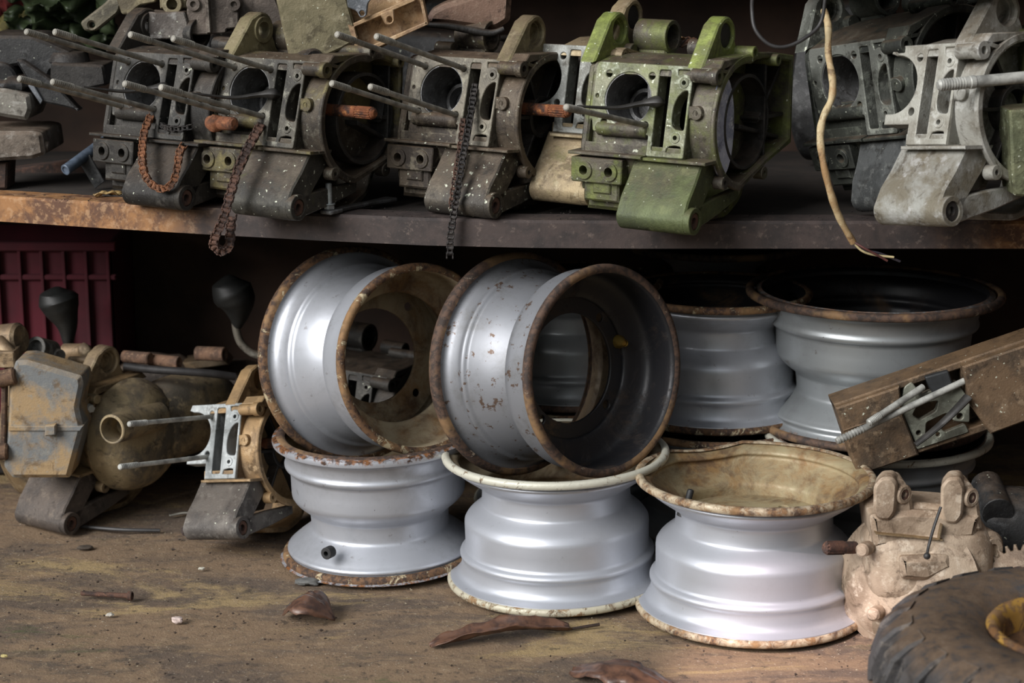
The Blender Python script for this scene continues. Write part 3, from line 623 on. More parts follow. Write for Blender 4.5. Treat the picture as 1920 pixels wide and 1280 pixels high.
m = MB(); pslab(m, rnd([(-40, 168), (8, 166), (54, 178), (58, 205), (50, 226), (10, 220), (-40, 210)], 5), .42, 120, (), 6); adopt(m.build('head_block', LGA), t)
m = MB(); q = at3(0, 150, .45); m.cyl(q, q+Vector((0, 60, 8)), 28, c=4); m.blob(at3(30, 158, .47), (34, 40, 18), .25, 2); adopt(m.build('port', DKA), t)
t = thing('cover_casting', 'flat grey cover casting with a small spout, lowest of the far left pile', 'engine part', P(30, 300, .42))
m = MB(); pslab(m, rnd([(-60, 247), (60, 246), (78, 250), (84, 290), (60, 298), (-60, 306)], 6), .38, 150, (), 6); adopt(m.build('cover_shell', cast('brownish_cover', (108, 98, 88), (78, 70, 62), (144, 138, 130), speck=.15)), t)
m = MB(); m.cyl(at3(80, 274, .40), at3(92, 275, .40), 9); adopt(m.build('spout', GCB), t)
m = MB(); pslab(m, [(-60, 306), (14, 304), (12, 354), (-60, 358)], .40, 60, (), 3); tag(m.build('timber_prop', rusty('brown_prop', (72, 52, 42), (48, 38, 34), (96, 72, 58))), 'brown prop block under the flat cover casting at far left', 'block')
m = MB(); pslab(m, [(10, 318), (150, 300), (205, 352), (60, 362)], .60, 40, (), 3); tag(m.build('timber_offcut', rusty('brown_offcut', (74, 52, 42), (46, 36, 32), (92, 66, 52))), 'dark brown offcut behind the blue rod on the shelf', 'offcut')
m = MB(); m.cyl(at3(124, 318, .36), at3(200, 262, .46), 9, seg=18); m.ring(at3(122, 319, .358), at3(126, 316.5, .362), 9.2, 6); tag(m.build('rod', plain('blue_grey_pipe', (96, 108, 124), .5, .2, .3)), 'blue-grey rod sticking out below the darkest engine case', 'rod')
m = MB(); pslab(m, [(150, 308), (168, 290), (196, 340), (178, 354)], .40, 5, (), 1); tag(m.build('metal_plate', DKA), 'small black metal plate leaning beside the blue-grey rod', 'plate')
for i in range(3):  # black lumps added in the gaps to make the background darker
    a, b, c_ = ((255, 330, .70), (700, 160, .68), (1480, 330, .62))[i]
    t = thing('engine_crankcase', ('added black lump darkening the background behind the darkest engine case', 'added black lump darkening the background behind the olive foot plate', 'added black lump darkening the background between the mossy and the tilted engine cases')[i], 'engine case', P(a, b, c_)*Vector((1, 1, 0))+Vector((0, 0, ZB)), rotm(-34), 'engine crankcases piled on and under the shelf')
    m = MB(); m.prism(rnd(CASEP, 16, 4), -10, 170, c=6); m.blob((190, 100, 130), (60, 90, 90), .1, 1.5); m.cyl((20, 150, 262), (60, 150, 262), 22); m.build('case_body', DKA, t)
# cloths at the back left
def cloth(name, label, px, py, Y, w, h, mat, amp, sd):
    m = MB(1); c = P(px, py, Y); vs = []; fs = []; n = 34
    for i in range(n):
        for j in range(n):
            u, v = i/(n-1)-.5, j/(n-1)-.5; q = Vector((u*4, v*4, sd))
            d = amp*(noise.noise(q*1.1)+.6*noise.noise(q*2.3)+.35*abs(noise.noise(q*5)))
            vs.append((c.x+u*w+.3*d*noise.noise(q), c.y+d-.35*v*h, c.z+v*h+.02*noise.noise(q*2)))
    for i in range(n-1):
        for j in range(n-1): fs.append([i*n+j, i*n+n+j, i*n+n+j+1, i*n+j+1])
    o = m.add(vs, fs).build(name, mat, None, 80); o.modifiers.new('thick', 'SOLIDIFY').thickness = .003
    return tag(o, label, 'cloth')
cloth('crumpled_tarpaulin', 'crumpled dark green tarpaulin at the back left of the shelf', 115, 30, .62, .19, .12, plain('green_tarpaulin', (58, 70, 44), .5, 0, .3, 30), .06, 1.3)
cloth('red_cloth', 'dark red cloth hanging in the top left corner', 15, 20, .66, .13, .13, plain('red_fabric', (112, 34, 32), .9, 0, .3, 60), .035, 5.1)
cloth('yellow_cloth', 'olive-yellow rag below the red cloth at far left', -5, 52, .63, .12, .04, plain('yellow_fabric', (104, 96, 52), .9, 0, .3, 60), .02, 8.1)
# mossy engine mostly outside the frame at the right end
t = thing('engine_crankcase', 'green engine foot at the right frame edge with a long pale stud pointing left', 'engine case', P(1960, 330, -.08), None, 'engine crankcases piled on and under the shelf')
MFE = cast('mossy_right', (108, 110, 84), (84, 88, 66), (140, 146, 118), moss=.4, mosscol=(104, 118, 62), speck=.35)
m = MB(); pslab(m, rnd([(1893, 207), (1990, 200), (1990, 372), (1902, 367), (1898, 330)], 4), -.12, 70, (), 3); adopt(m.build('mounting_foot', MFE), t)
m = MB(); pslab(m, [(1930, 60), (2040, 50), (2040, 392), (1940, 380)], -.07, 120, (), 5); adopt(m.build('case_body', GB), t)
m = MB(); a_, b_ = at3(1758, 160, -.14), at3(1990, 138, -.10); d_ = (b_-a_); m.cyl(a_, b_, 8.2, seg=20, c=3)
for k in range(9): q = a_+d_*(.03+.022*k); m.ring(q, q+d_*.010, 8.6, 7, 18, .3)
m.cyl(a_+d_*.24, a_+d_*.31, 9.4, seg=20, c=3); adopt(m.build('stud', STUDL), t)
# black tyre above the right end
t = thing('tyre', 'black tyre overhead in the top right corner, out of focus', 'tyre', P(1790, 0, -.22))
m = MB(); q = at3(1830, 36, -.22); pr = [(120, 30), (128, 0), (150, -14), (200, -12), (225, 6), (234, 40), (230, 80), (200, 100), (140, 96), (122, 70)]
c_ = Vector((q.x+10, q.y+330, q.z+40)); m.lathe(pr, c_, (0, 0, 1), 64, True)
for k in range(28):
    a = 2*math.pi*k/28; u = Vector((math.cos(a), math.sin(a), 0)); p_ = c_+u*229+Vector((0, 0, 26)); m.blob(p_, (16, 16, 22), 0, 1, 10, .5)
adopt(m.build('tread', plain('black_tyre_rubber', (30, 30, 31), .75, 0, .4, 30)), t)
# ---------------------------------------------------------------- chains, cables and small things on the shelf
def chain(label, pts, mat, w=10, h=10, twist=0.0, pitch=7.6):
    P3 = spline([P(*p)*1000 for p in pts], 10)
    L = [0]
    for a, b in zip(P3, P3[1:]): L.append(L[-1]+(b-a).length)
    def at(s):
        s = max(0, min(s, L[-1]-1e-3))
        for i in range(len(L)-1):
            if L[i+1] >= s: return P3[i].lerp(P3[i+1], (s-L[i])/max(1e-6, L[i+1]-L[i]))
    m = MB(); n = int(L[-1]/pitch)
    for i in range(n):
        a, b = at(i*pitch), at((i+1)*pitch); t = (b-a).normalized(); side = t.cross(Vector((0, -1, 0)))
        side = side.normalized() if side.length > .1 else Vector((1, 0, 0)); side = (Matrix.Rotation(twist+.15*math.sin(i*.5), 3, t) @ side).normalized(); up_ = side.cross(t)
        c = (a+b)/2; off = w*(.5 if i % 2 else .34); out = [(x*(pitch*.78), y*h*.5) for x, y in ((-.8, -.7), (-.5, -1), (-.2, -.72), (.2, -.72), (.5, -1), (.8, -.7), (.8, .7), (.5, 1), (.2, .72), (-.2, .72), (-.5, 1), (-.8, .7))]
        for sg in (-1, 1): m.plate(out, (), 1.5, lambda x, y, q, sg=sg: tuple(c+t*x+up_*y+side*(sg*off+q-.75)), .3)
        m.cyl(a-side*w*.5, a+side*w*.5, h*.37, seg=10, c=.4)
    o = m.build('roller_chain', mat); return tag(o, label, 'chain', 'timing chains hanging off the engines')
CHR = rusty('orange_chain_rust', (122, 78, 50), (80, 54, 40), (156, 112, 78), .8, 90); CHD = rusty('brown_chain_rust', (88, 62, 50), (56, 44, 40), (116, 84, 68), .75, 90); CHK = rusty('black_chain', (62, 58, 56), (42, 40, 40), (84, 78, 74), .5, 90, .5)
chain('short orange rusty chain looping in front of the darkest engine foot', [(291, 206, .245), (278, 228, .215), (269, 255, .195), (267, 300, .155), (273, 330, .135), (289, 349, .125), (309, 354, .12), (325, 340, .12), (333, 310, .13), (337, 285, .15), (347, 270, .17)], CHR)
chain('dark chain lying across the ledge of the darkest engine case', [(300, 232, .225), (315, 240, .20), (340, 241, .185), (368, 236, .18)], CHK, 7, 7)
chain('long brown rusty chain hanging from the yellow-lugged engine past the shelf beam', [(488, 236, .125), (470, 268, .095), (449, 310, .07), (433, 360, .05), (420, 405, .045), (403, 445, .05), (402, 462, .055), (418, 471, .06), (430, 460, .065), (432, 430, .07), (436, 400, .075)], CHD, 12, 12)
chain('black double-strand chain hanging from the brown-grey engine past the shelf beam', [(890, 160, .15), (884, 205, .125), (874, 260, .10), (862, 330, .07), (853, 390, .06), (845, 440, .055), (843, 485, .055)], CHK, 9, 9)
chain('red-brown chain strand hanging behind the black chain on the brown-grey engine', [(868, 225, .14), (864, 270, .12), (856, 320, .09), (850, 360, .08), (846, 396, .075)], CHD, 8, 8)
def cable(name, label, pts, r, mat, cat='cable'):
    return tag(MB().sweep(spline([P(*p)*1000 for p in pts], 8), r, 12).build(name, mat), label, cat)
CAB = cast('yellowed_cable_sheath', (176, 158, 122), (142, 112, 76), (196, 184, 152), dust=0, wear=0, metal=0, rough=.7); BLK = plain('black_cable_rubber', (48, 46, 46), .55)
t = thing('electric_cable', 'yellowed thick cable hanging down past the beam, bare wires at its end', 'cable', P(1548, 40, .12))
pts = [(1545, 20, .06), (1553, 50, .03), (1553, 100, .01), (1561, 150, .0), (1559, 185, -.01), (1543, 222, -.02), (1538, 260, -.03), (1545, 312, -.035), (1560, 370, -.03), (1576, 412, -.02), (1600, 455, -.01)]
adopt(MB().sweep(spline([P(*p)*1000 for p in pts], 8), [5.2+.35*math.sin(i*.9)+.3*math.sin(i*.31) for i in range(81)], 14).build('sheath', CAB), t)
for k, (e, mc) in enumerate((([(1620, 468), (1650, 475), (1688, 490)], (50, 44, 52)), ([(1616, 470), (1640, 478), (1676, 482)], (186, 170, 128)), ([(1622, 466), (1648, 480), (1664, 489)], (84, 44, 40)))):
    adopt(MB().sweep(spline([P(1598, 452, -.012)*1000]+[P(x, y, -.01-.004*k)*1000 for x, y in e], 8), 1.7, 8).build('wire', plain('wire_insulation', mc, .5)), t)
cable('black_cable', 'thin black cable hanging in a loop from above, right of the mossy engine', [(1411, -14, .0), (1410, 20, .0), (1416, 55, -.01), (1440, 82, -.015), (1470, 88, -.015), (1505, 74, -.01), (1538, 44, .0), (1549, -14, .0)], 2.8, BLK)
# spanner with a bolt standing on it
SPM = cast('spanner_steel', (92, 92, 92), (66, 64, 62), (132, 134, 136), dust=.1, metal=.5, rough=.45)
gz = ZB+.0015
q0, q1 = G(618, 400, gz)*1000, G(735, 376, gz)*1000; d = (q1-q0).normalized(); n = Vector((-d.y, d.x, 0)); LL = (q1-q0).length
m = MB(); m.plate(rnd([(-12, -12), (16, -13), (24, -7), (LL*.62, -6), (LL, -13), (LL, 12), (LL*.62, 8), (24, 8), (14, 14), (-12, 10)], 5), (), 6, lambda a, b, w: tuple(q0+d*a+n*b+Vector((0, 0, w))), 1.5)
tag(m.build('spanner', SPM), 'grey spanner lying on the shelf beam beside the brown-grey engine', 'spanner')
t = thing('hex_bolt', 'bright bolt standing upright on the end of the grey spanner', 'bolt', q0/1000+Vector((0, 0, .0062))); o = Vector((0, 0, 0))
BOLT = plain('zinc_bolt', (176, 182, 184), .35, .6, .25, 60)
MB().cyl((0, 0, 0), (0, 0, 7), 8.5, seg=6).cyl((0, 0, 7), (0, 0, 9), 9, seg=24).build('bolt_head', BOLT, t)
m = MB().cyl((0, 0, 8), (-1, 0, 40), 4.6, seg=18)
for k in range(10): m.ring((-.5, 0, 16+k*2.4), (-.5, 0, 17.2+k*2.4), 5.1, 4, 16, .3)
m.build('threaded_shank', BOLT, t)
m = MB(); m.cyl(at3(392, 230, .165), at3(440, 232, .125), 11, 10, seg=20, c=3); m.blob(at3(404, 231, .15), (15, 13, 13), .2, 2, 20); tag(m.build('rusty_sleeve', RUSTO), 'orange rusty sleeve caught between the studs of the yellow-lugged engine', 'engine part')
# dead leaves
def leafmat(name, a, b): 
    t = NT(name); v = t.map(); n = t.noise(v, 60, 6, .6, .4); n2 = t.noise(v, 200, 3, .6)
    c = t.mix(t.ramp(n, .4, .65), lin(a), lin(b)); t.bump(n2, .35, .001); return t.fin(c, .42)
LFM = leafmat('dead_leaf_brown', (98, 70, 55), (66, 48, 41)); LFS = leafmat('dead_leaf_stem', (58, 46, 40), (40, 34, 32)); LFP = leafmat('dead_leaf_pale', (150, 118, 84), (112, 84, 62))
def leaf(label, base, tip, wid, mat, curl=.5, arch=.02, stem=.0, sd=0, side=.6, z=.0, rag=.0, name='dead_leaf'):
    base, tip = Vector(base), Vector(tip); d = tip-base; L = d.length; d.normalize(); s = d.cross(Vector((0, 0, 1))).normalized(); up_ = s.cross(d)
    n, k = 22, 13; vs = []; fs = []
    for i in range(n):
        t = i/(n-1); w = wid*(math.sin(math.pi*min(1, t*.93+.05))**side)*(1+rag*noise.noise(Vector((t*9, sd, 0))))
        for j in range(k):
            u = j/(k-1)*2-1; q = Vector((t*3, u*2, sd))
            x = u*w*(1-.25*curl*abs(u)); zz = abs(u)**1.5*w*curl*(.6+.5*noise.noise(q))+arch*math.sin(math.pi*t)+.005*noise.noise(q*1.5)+.002*noise.noise(q*4)
            vs.append(base+d*(t*L)+s*x+up_*zz)
    for i in range(n-1):
        for j in range(k-1): fs.append([i*k+j, i*k+k+j, i*k+k+j+1, i*k+j+1])
    lo = min(v.z for v in vs); vs = [v+Vector((0, 0, z-lo)) for v in vs]
    e = thing(name, label, 'leaf', base+Vector((0, 0, z-base.z)), None, 'fallen dead leaves on the floor' if z < .1 else 'leaf scraps on the engines and shelf')
    o = MB(1).add(vs, fs).build('blade', mat, None, 80); o.modifiers.new('thick', 'SOLIDIFY').thickness = .0009; adopt(o, e)
    mid = [vs[i*k+k//2]-up_*.0005 for i in range(n)]
    ext = [mid[0]-d*stem*f+Vector((0, 0, .002*f)) for f in (1, .66, .33)] if stem else []
    adopt(MB(1).sweep(ext+mid[:18], [.0026]*len(ext)+[.0022-.0001*i for i in range(18)], 8).build('midrib', LFS), e)
    return e
leaf('small dead leaf arched like a tent, left of the middle front rim', G(532, 1152), G(628, 1164), .036, LFM, -.6, .034, 0, 2.2, 1.0)
leaf('long curled dead leaf with a dark stalk, lying before the middle front rim', G(1070, 1180), G(806, 1212), .026, LFM, .75, .010, .045, 4.7, .45, rag=.3)
leaf('dead leaf cut off by the bottom edge of the picture', G(1078, 1256), G(1262, 1302), .034, LFM, -.4, .02, 0, 7.1, .5, rag=.3)
leaf('pale leaf scrap on top of the mossy engine case', P(1255, 104, .20), P(1285, 92, .21), .012, LFP, .6, .004, 0, 1.1, .7, z=.825)
leaf('curled brown leaf scrap on top of the mossy engine case', P(1275, 104, .19), P(1312, 96, .22), .014, LFM, -.7, .010, 0, 3.3, .7, z=.825)
leaf('straw-coloured leaf scrap lying on the rusty left end of the shelf beam', G(176, 371, ZB), G(232, 366, ZB), .010, leafmat('straw_leaf', (168, 142, 96), (136, 110, 72)), .1, .002, 0, 6.3, .7, z=ZB+.001)
# ---------------------------------------------------------------- left side under the shelf
CVR = cast('slate_sandy_cover', (106, 108, 108), (150, 126, 92), (132, 130, 122), dust=.5, dustcol=(150, 126, 92), metal=.1, rough=.7)
TANP = cast('tan_pipe', (140, 118, 90), (104, 90, 72), (168, 150, 122)); GRP = cast('grey_pipe', (108, 108, 104), (80, 78, 74), (140, 140, 134))
m = MB(); pslab(m, rnd([(28, 677), (50, 676), (152, 706), (155, 722), (146, 764), (155, 804), (130, 897), (22, 897), (6, 876), (12, 800), (16, 720)], 5), .30, 80, (), 7); pslab(m, rnd([(16, 799), (156, 799), (150, 808), (16, 808)], 1), .297, 40, (), 1)
adopt(m.build('face_cover', CVR), e1)
m = MB(); pslab(m, rnd([(84, 798), (104, 796), (104, 816), (84, 818)], 2), .285, 14, (), 2); adopt(m.build('cover_clip', CVR), C.objects['face_cover']) if False else adopt(m.build('cover_clip', CVR), e1)
m = MB(); m.cyl(at3(140, 790, .33), at3(165, 788, .40), 11, seg=18, c=3); adopt(m.build('sensor', rusty('tan_sensor', (150, 116, 84), (110, 84, 64), (170, 140, 110))), e1)
m = MB(); m.cyl(at3(-8, 712, .30), at3(30, 704, .30), 14, seg=20, c=3); m.cyl(at3(-12, 846, .30), at3(16, 846, .30), 14, seg=20, c=3); pslab(m, [(2, 720), (12, 720), (10, 840), (0, 840)], .30, 14); adopt(m.build('side_pipe', rusty('brown_pipe', (98, 74, 56), (66, 50, 40), (128, 104, 80))), e1)
m = MB(); m.cyl(at3(-16, 640, .42), at3(40, 634, .40), 27, seg=28, c=5); m.cyl(at3(-6, 640, .38), at3(20, 668, .36), 14); pslab(m, rnd([(-10, 660), (26, 660), (28, 690), (-10, 690)], 3), .34, 60); adopt(m.build('intake_elbow', TANP), e1)
m = MB(); m.cup(at3(96, 660, .46), at3(66, 652, .42), 20, 14, 12); m.cyl(at3(96, 660, .46), at3(112, 668, .44), 12); adopt(m.build('hose_stub', GRP), e1)
m = MB(); m.cyl(at3(92, 696, .42), at3(92, 672, .42), 24, 22, seg=24, c=3); m.cyl(at3(122, 694, .43), at3(122, 678, .43), 16, seg=20); adopt(m.build('filler_cap', GRP), e1)
m = MB(); m.cyl(at3(120, 662, .55), at3(164, 658, .53), 17, 14, c=4); m.blob(at3(160, 660, .52), (14, 12, 16), .2); m.cyl(at3(130, 676, .50), at3(215, 676, .48), 8); adopt(m.build('actuator', TANP), e1)
m = MB(); m.cyl(at3(232, 668, .58), at3(282, 672, .55), 11, c=2); m.cup(at3(282, 674, .57), at3(336, 680, .55), 11, 7, 8); m.cup(at3(370, 662, .64), at3(422, 664, .62), 13, 9, 8); adopt(m.build('stub_pipe', rusty('reddish_pipe', (128, 98, 78), (92, 72, 60), (152, 124, 100))), e1)
tag(MB().sweep(spline([at3(232, 686, .47), at3(280, 692, .47), at3(340, 696, .47), at3(395, 700, .48), at3(440, 706, .50)], 6), 7, 12).build('rubber_hose', BLK), 'black hose lying over the sand-dusted engine with the dome', 'hose')
t = thing('engine_crankcase', 'dark low engine behind the domed one, under the black gear lever', 'engine case', P(390, 760, .78)*Vector((1, 1, 0)), None, 'engine crankcases piled on and under the shelf')
m = MB(); m.blob(P(385, 745, .78)*1000, (150, 70, 75), .12, 1.6, 40, .8); m.blob(P(300, 720, .72)*1000, (90, 60, 60), .15, 1.4, 30); c0 = P(385, 745, .78)*1000; m.box(c0.x-150, c0.x+140, c0.y-50, c0.y+60, 2, c0.z, 6); adopt(m.build('case_body', GCB), t)
m = MB(); pslab(m, [(342, 680), (420, 672), (430, 684), (350, 694)], .68, 60); adopt(m.build('top_flange', TANP), t)
# gear levers with rubber boots
LEV = plain('dark_lever_boot', (28, 29, 28), .55, 0, .3); LEVR = cast('lever_rod', (106, 100, 90), (76, 72, 66), (136, 132, 122))
def lever(label, rod, boot, rr):
    t = thing('gear_lever', label, 'lever', P(*rod[0]))
    adopt(MB().sweep(spline([P(*q)*1000 for q in rod], 8), 7, 12).build('lever_rod', LEVR), t)
    n = len(spline([P(*q)*1000 for q in boot], 6)); k = [rr[min(len(rr)-2, int(i/(n-1)*(len(rr)-1)))]+(rr[min(len(rr)-1, int(i/(n-1)*(len(rr)-1))+1)]-rr[min(len(rr)-2, int(i/(n-1)*(len(rr)-1)))])*((i/(n-1)*(len(rr)-1)) % 1) for i in range(n)]
    k[-1] = rr[-1]
    adopt(MB().sweep(spline([P(*q)*1000 for q in boot], 6), k, 20).build('rubber_knob', LEV), t)
lever('black gear lever knob on a bent rod, just left of the cream-lined rim', [(492, 668, .52), (470, 660, .52), (450, 640, .52), (442, 610, .52), (444, 590, .52)], [(445, 614, .52), (447, 590, .52), (444, 565, .52), (432, 540, .52), (428, 516, .52)], [7, 15, 24, 33, 36, 30, 6])
lever('black gear lever knob in front of the red crate', [(128, 662, .58), (128, 640, .58), (124, 615, .58)], [(128, 644, .58), (126, 610, .58), (116, 580, .58), (108, 556, .58), (106, 538, .58)], [9, 15, 22, 31, 36, 30, 6])
# red crate
RED = plain('dark_red_plastic', (84, 14, 30), .85, 0, .3, 8)
t = thing('plastic_crate', 'red plastic crate in the shadow at the far left under the shelf', 'crate', Vector((-.98, .76, .0)))
x1 = P(212, 500, .70).x*1000; x0 = x1-460; z1 = P(100, 452, .70).z*1000; z0 = 40
m = MB(); m.box(x0, x1, 700, 706, z0, z1, 1); m.box(x0, x1, 880, 886, z0, z1, 1); m.box(x0, x0+6, 700, 886, z0, z1, 1); m.box(x1-6, x1, 700, 886, z0, z1, 1); m.box(x0, x1, 700, 886, z0, z0+6, 1)
adopt(m.build('crate_wall', RED), t)
m = MB(); m.box(x0-8, x1+8, 686, 704, z1-16, z1, 2); m.box(x0-6, x1+6, 690, 704, z1-70, z1-60, 2)
adopt(m.build('rim_band', RED), t)
m = MB()
for k in range(12): m.box(x0+10+k*40, x0+16+k*40, 688, 704, z0, z1-16, 1)
adopt(m.build('wall_rib', RED), t)
m = MB(); m.box(x0-10, x1+40, 690, 890, 0, z0-2, 4); tag(m.build('timber_block', DARKM), 'dark timber block carrying the red crate', 'block')
# ---------------------------------------------------------------- right side: tilted cylinder block, pale gearbox, gear wheel, tyre
A = R(19.6); o0 = P(1567, 765, .03)*1000; e1x = Vector((math.cos(A), 0, math.sin(A))); e2x = Vector((math.sin(A), 0, -math.cos(A)))
BRB = cast('brown_block', (104, 84, 64), (74, 62, 50), (132, 112, 90), speck=.15, dust=.6, dustcol=(116, 92, 66)); BRF = cast('pale_block_face', (126, 128, 116), (90, 90, 80), (160, 164, 150), speck=.2)
t = thing('cylinder_block', 'brown cylinder block tilted on the pale gearbox, two studs pointing down left', 'engine block', P(1740, 890, .1))
def bf(w0): return lambda a, b, w: tuple(o0+e1x*a+e2x*b+Vector((0, w0+w, 0)))
HB = 112
m = MB(); m.plate([(0, 0), (100, 0), (92, 40), (96, HB), (0, HB)], (), 60, bf(0), 2.5); m.plate([(0, -3), (380, -3), (380, 8), (0, 8)], (), 60, bf(12), 2); m.plate([(0, 36), (86, 36), (86, 38), (0, 38)], (), 4, bf(-1.5), .5)
m.plate([(196, 0), (400, 0), (400, HB-4), (206, HB+2), (190, 60)], (), 70, bf(-8), 2.5); m.plate([(96, HB-12), (208, HB-12), (208, HB), (96, HB)], (), 60, bf(8), 2); m.plate([(2, 10), (390, 10), (390, HB), (2, HB)], (), 40, bf(50), 2)
adopt(m.build('block_body', BRB), t)
m = MB(); m.plate(rnd([(92, 34), (108, 6), (120, 2), (128, 26), (184, 24), (194, 60), (184, 92), (162, 82), (156, 66), (122, 70), (114, 92), (98, 96)], 4), (rnd([(106, 52), (120, 38), (150, 44), (142, 58), (114, 64)], 4), circ(173, 78, 5, 14), circ(107, 82, 4, 14)), 14, bf(10), 1.2)
m.plate(rnd([(96, 94), (120, 88), (128, 82), (138, 82), (144, 92), (176, 90), (178, HB-8), (96, HB-8)], 3), (circ(133, 92, 3.5, 12),), 10, bf(4), 1)
adopt(m.build('mating_face', BRF), t)
m = MB(); m.plate(rnd([(140, 0), (176, 2), (176, 28), (144, 30)], 3), (), 30, bf(2), 2); m.plate(rnd([(168, 40), (186, 40), (192, 70), (176, 84)], 4), (), 22, bf(24), 2); adopt(m.build('rubber_pad', plain('black_pad', (36, 38, 40), .6)), t)
pts = [bf(0)(190, 46, -12), bf(0)(165, 56, -22), bf(0)(130, 70, -30), bf(0)(92, 82, -36)]
adopt(MB().sweep(spline(pts, 6), [9-.2*i for i in range(19)], 10, flat=.6).build('chain_guide', BLADE), t)
for (b_, x_, L_, y_) in ((26, 196, 214, 6), (14, 134, 100, 2)):
    p0 = Vector(bf(0)(x_, b_, 6)); p1 = Vector(bf(0)(x_-L_, b_+6, y_-60)); m = MB().cyl(p0, p1, 5.2, seg=16, c=1.5); d = (p1-p0)
    for k in range(9): q = p0+d*(.80+.022*k); m.ring(q, q+d*.009, 6, 4.5, 16, .3)
    adopt(m.build('stud', STUDL), t)
# pale gearbox
PGB = cast('pink_beige_casting', (168, 150, 130), (132, 114, 96), (196, 182, 164), dust=.25, dustcol=(150, 118, 90), metal=.15)
gc = P(1712, 1080, -.12)*1000
t = thing('gearbox_casing', 'pale pinkish gearbox with two holed ears between the right front rim and the tyre', 'engine part', Vector((gc.x/1000, gc.y/1000, 0)))
m = MB(); ax = Vector((-.50, -.84, .12)).normalized()
m.lathe([(0, -78), (84, -78), (96, -60), (100, -20), (100, 20), (106, 22), (107, 34), (98, 38), (84, 56), (60, 66), (0, 70)], gc+Vector((6, 12, -10)), ax, 52)
m.blob(gc+Vector((20, 16, 26)), (96, 74, 66), .04, 1.5, 40, .62); m.blob(gc+Vector((62, 6, 22)), (50, 56, 56), .05, 1.5, 30, .7)
pslab(m, rnd([(1632, 968), (1700, 958), (1770, 962), (1840, 968), (1830, 1010), (1640, 1030)], 8), -.165, 110, (), 8)
for x, y in ((1620, 1030), (1640, 1150)): q = at3(x, y, -.17); m.cyl(q-ax*20, q+ax*10, 10, seg=18, c=3)
pslab(m, rnd([(1688, 1046), (1780, 1042), (1790, 1066), (1740, 1092), (1690, 1088)], 8), -.19, 60, (), 8)
adopt(m.build('casing_body', PGB), t)
m = MB(); pslab(m, [(1642, 1000), (1768, 1012), (1768, 1014), (1642, 1002)], -.175, 20, (), .3); pslab(m, [(1765, 984), (1768, 985), (1762, 1014), (1759, 1013)], -.175, 20, (), .3); adopt(m.build('seam', SB), t)
for px_, hh in ((1637, 0), (1763, 6)):
    m = MB(); o, _ = slab(rnd([(px_, 912), (px_+14, 895), (px_+36, 894), (px_+46, 908+hh), (px_+42, 960+hh), (px_+30, 976+hh), (px_+8, 974+hh), (px_, 960)], 7), -.17, 0)
    m.plate(o, (), 40, lambda a, b, w: (a+w*.25, -172+w, b), 4)
    pslab(m, rnd([(px_+30, 899), (px_+58, 900+hh), (px_+72, 926+hh), (px_+80, 990+hh), (px_+30, 990+hh)], 7), -.158, 46, (), 5)
    q = at3(px_+56, 926+hh, -.158); rv = Vector((.55, -.83, .05)); m.ring(q-rv*4, q+rv*5, 14, 8, 22, 2)
    er = m.build('mounting_ear', PGB); adopt(er, t)
    adopt(MB().ring(q-rv*3, q+rv*4, 8.5, 4.5, 18).build('bushing', RUSTD), er)
m = MB(); m.cyl(at3(1690, 952, -.14), at3(1766, 958, -.14), 11, seg=18); adopt(m.build('cross_tube', PGB), t)
m = MB(); q = at3(1838, 1024, -.12); m.cyl(q+Vector((-14, 26, 0)), q+Vector((10, -20, 0)), 31, 28, seg=32, c=5); m.ring(q+Vector((8, -18, 0)), q+Vector((12, -25, 0)), 20, 12); adopt(m.build('bearing_boss', PGB), t)
m = MB(); a_, b_ = at3(1606, 1026, -.14), at3(1546, 1027, -.17); m.cyl(a_, b_, 9, seg=20, c=3)
d = (b_-a_)
for k in range(12):
    an = k*math.pi/6; off = Vector((0, math.cos(an), math.sin(an)))*9; m.cyl(a_+d*.4+off, b_-d*.06+off, 1.3, seg=6, c=.3)
adopt(m.build('splined_shaft', RUSTD), t)
adopt(MB().sweep(spline([at3(1764, 950, -.19), at3(1752, 985, -.20), at3(1742, 1020, -.205), at3(1738, 1040, -.215)], 6), 2.2, 8).build('wire_tie', BLK), t)
m = MB(); q = at3(1738, 1042, -.216); m.blob(q, (5, 5, 5), 0); adopt(m.build('bolt_head', BLK), t)
# toothed gear
gq = P(1912, 1092, -.16)*1000; m = MB(); out = []
for k in range(26):
    for f, rr in ((0, 44), (.22, 53), (.5, 53), (.72, 44)): a = 2*math.pi*(k+f)/26; out.append((rr*math.cos(a), rr*math.sin(a)))
gx, gy, ga = frame((-.25, -.75, .62))
t = thing('toothed_sprocket', 'small toothed gear wheel behind the tyre, at the right edge', 'gear', gq/1000-Vector((0, 0, .05)))
adopt(MB().plate(out, (circ(0, 0, 16, 24),), 16, lambda a, b, w: tuple(gq+gx*a+gy*b+ga*w), 1.5).build('toothed_ring', cast('gear_steel', (128, 110, 92), (96, 80, 66), (160, 146, 128))), t)
m = MB(); m.ring(gq-ga*30, gq+ga*24, 16.5, 9); adopt(m.build('hub_sleeve', RUSTD), t)
m = MB(); q = P(1900, 985, .06)*1000; m.blob(q, (70, 70, 60), .12, 1.4, 30, .8); m.box(q.x-60, q.x+70, q.y-50, q.y+60, 2, q.z, 6); m.cyl(q+Vector((-40, -60, 40)), q+Vector((-40, 20, 60)), 24)
tag(m.build('gearbox_casing', DKA), 'dark gearbox casing in the shadow behind the pale gearbox', 'engine part')
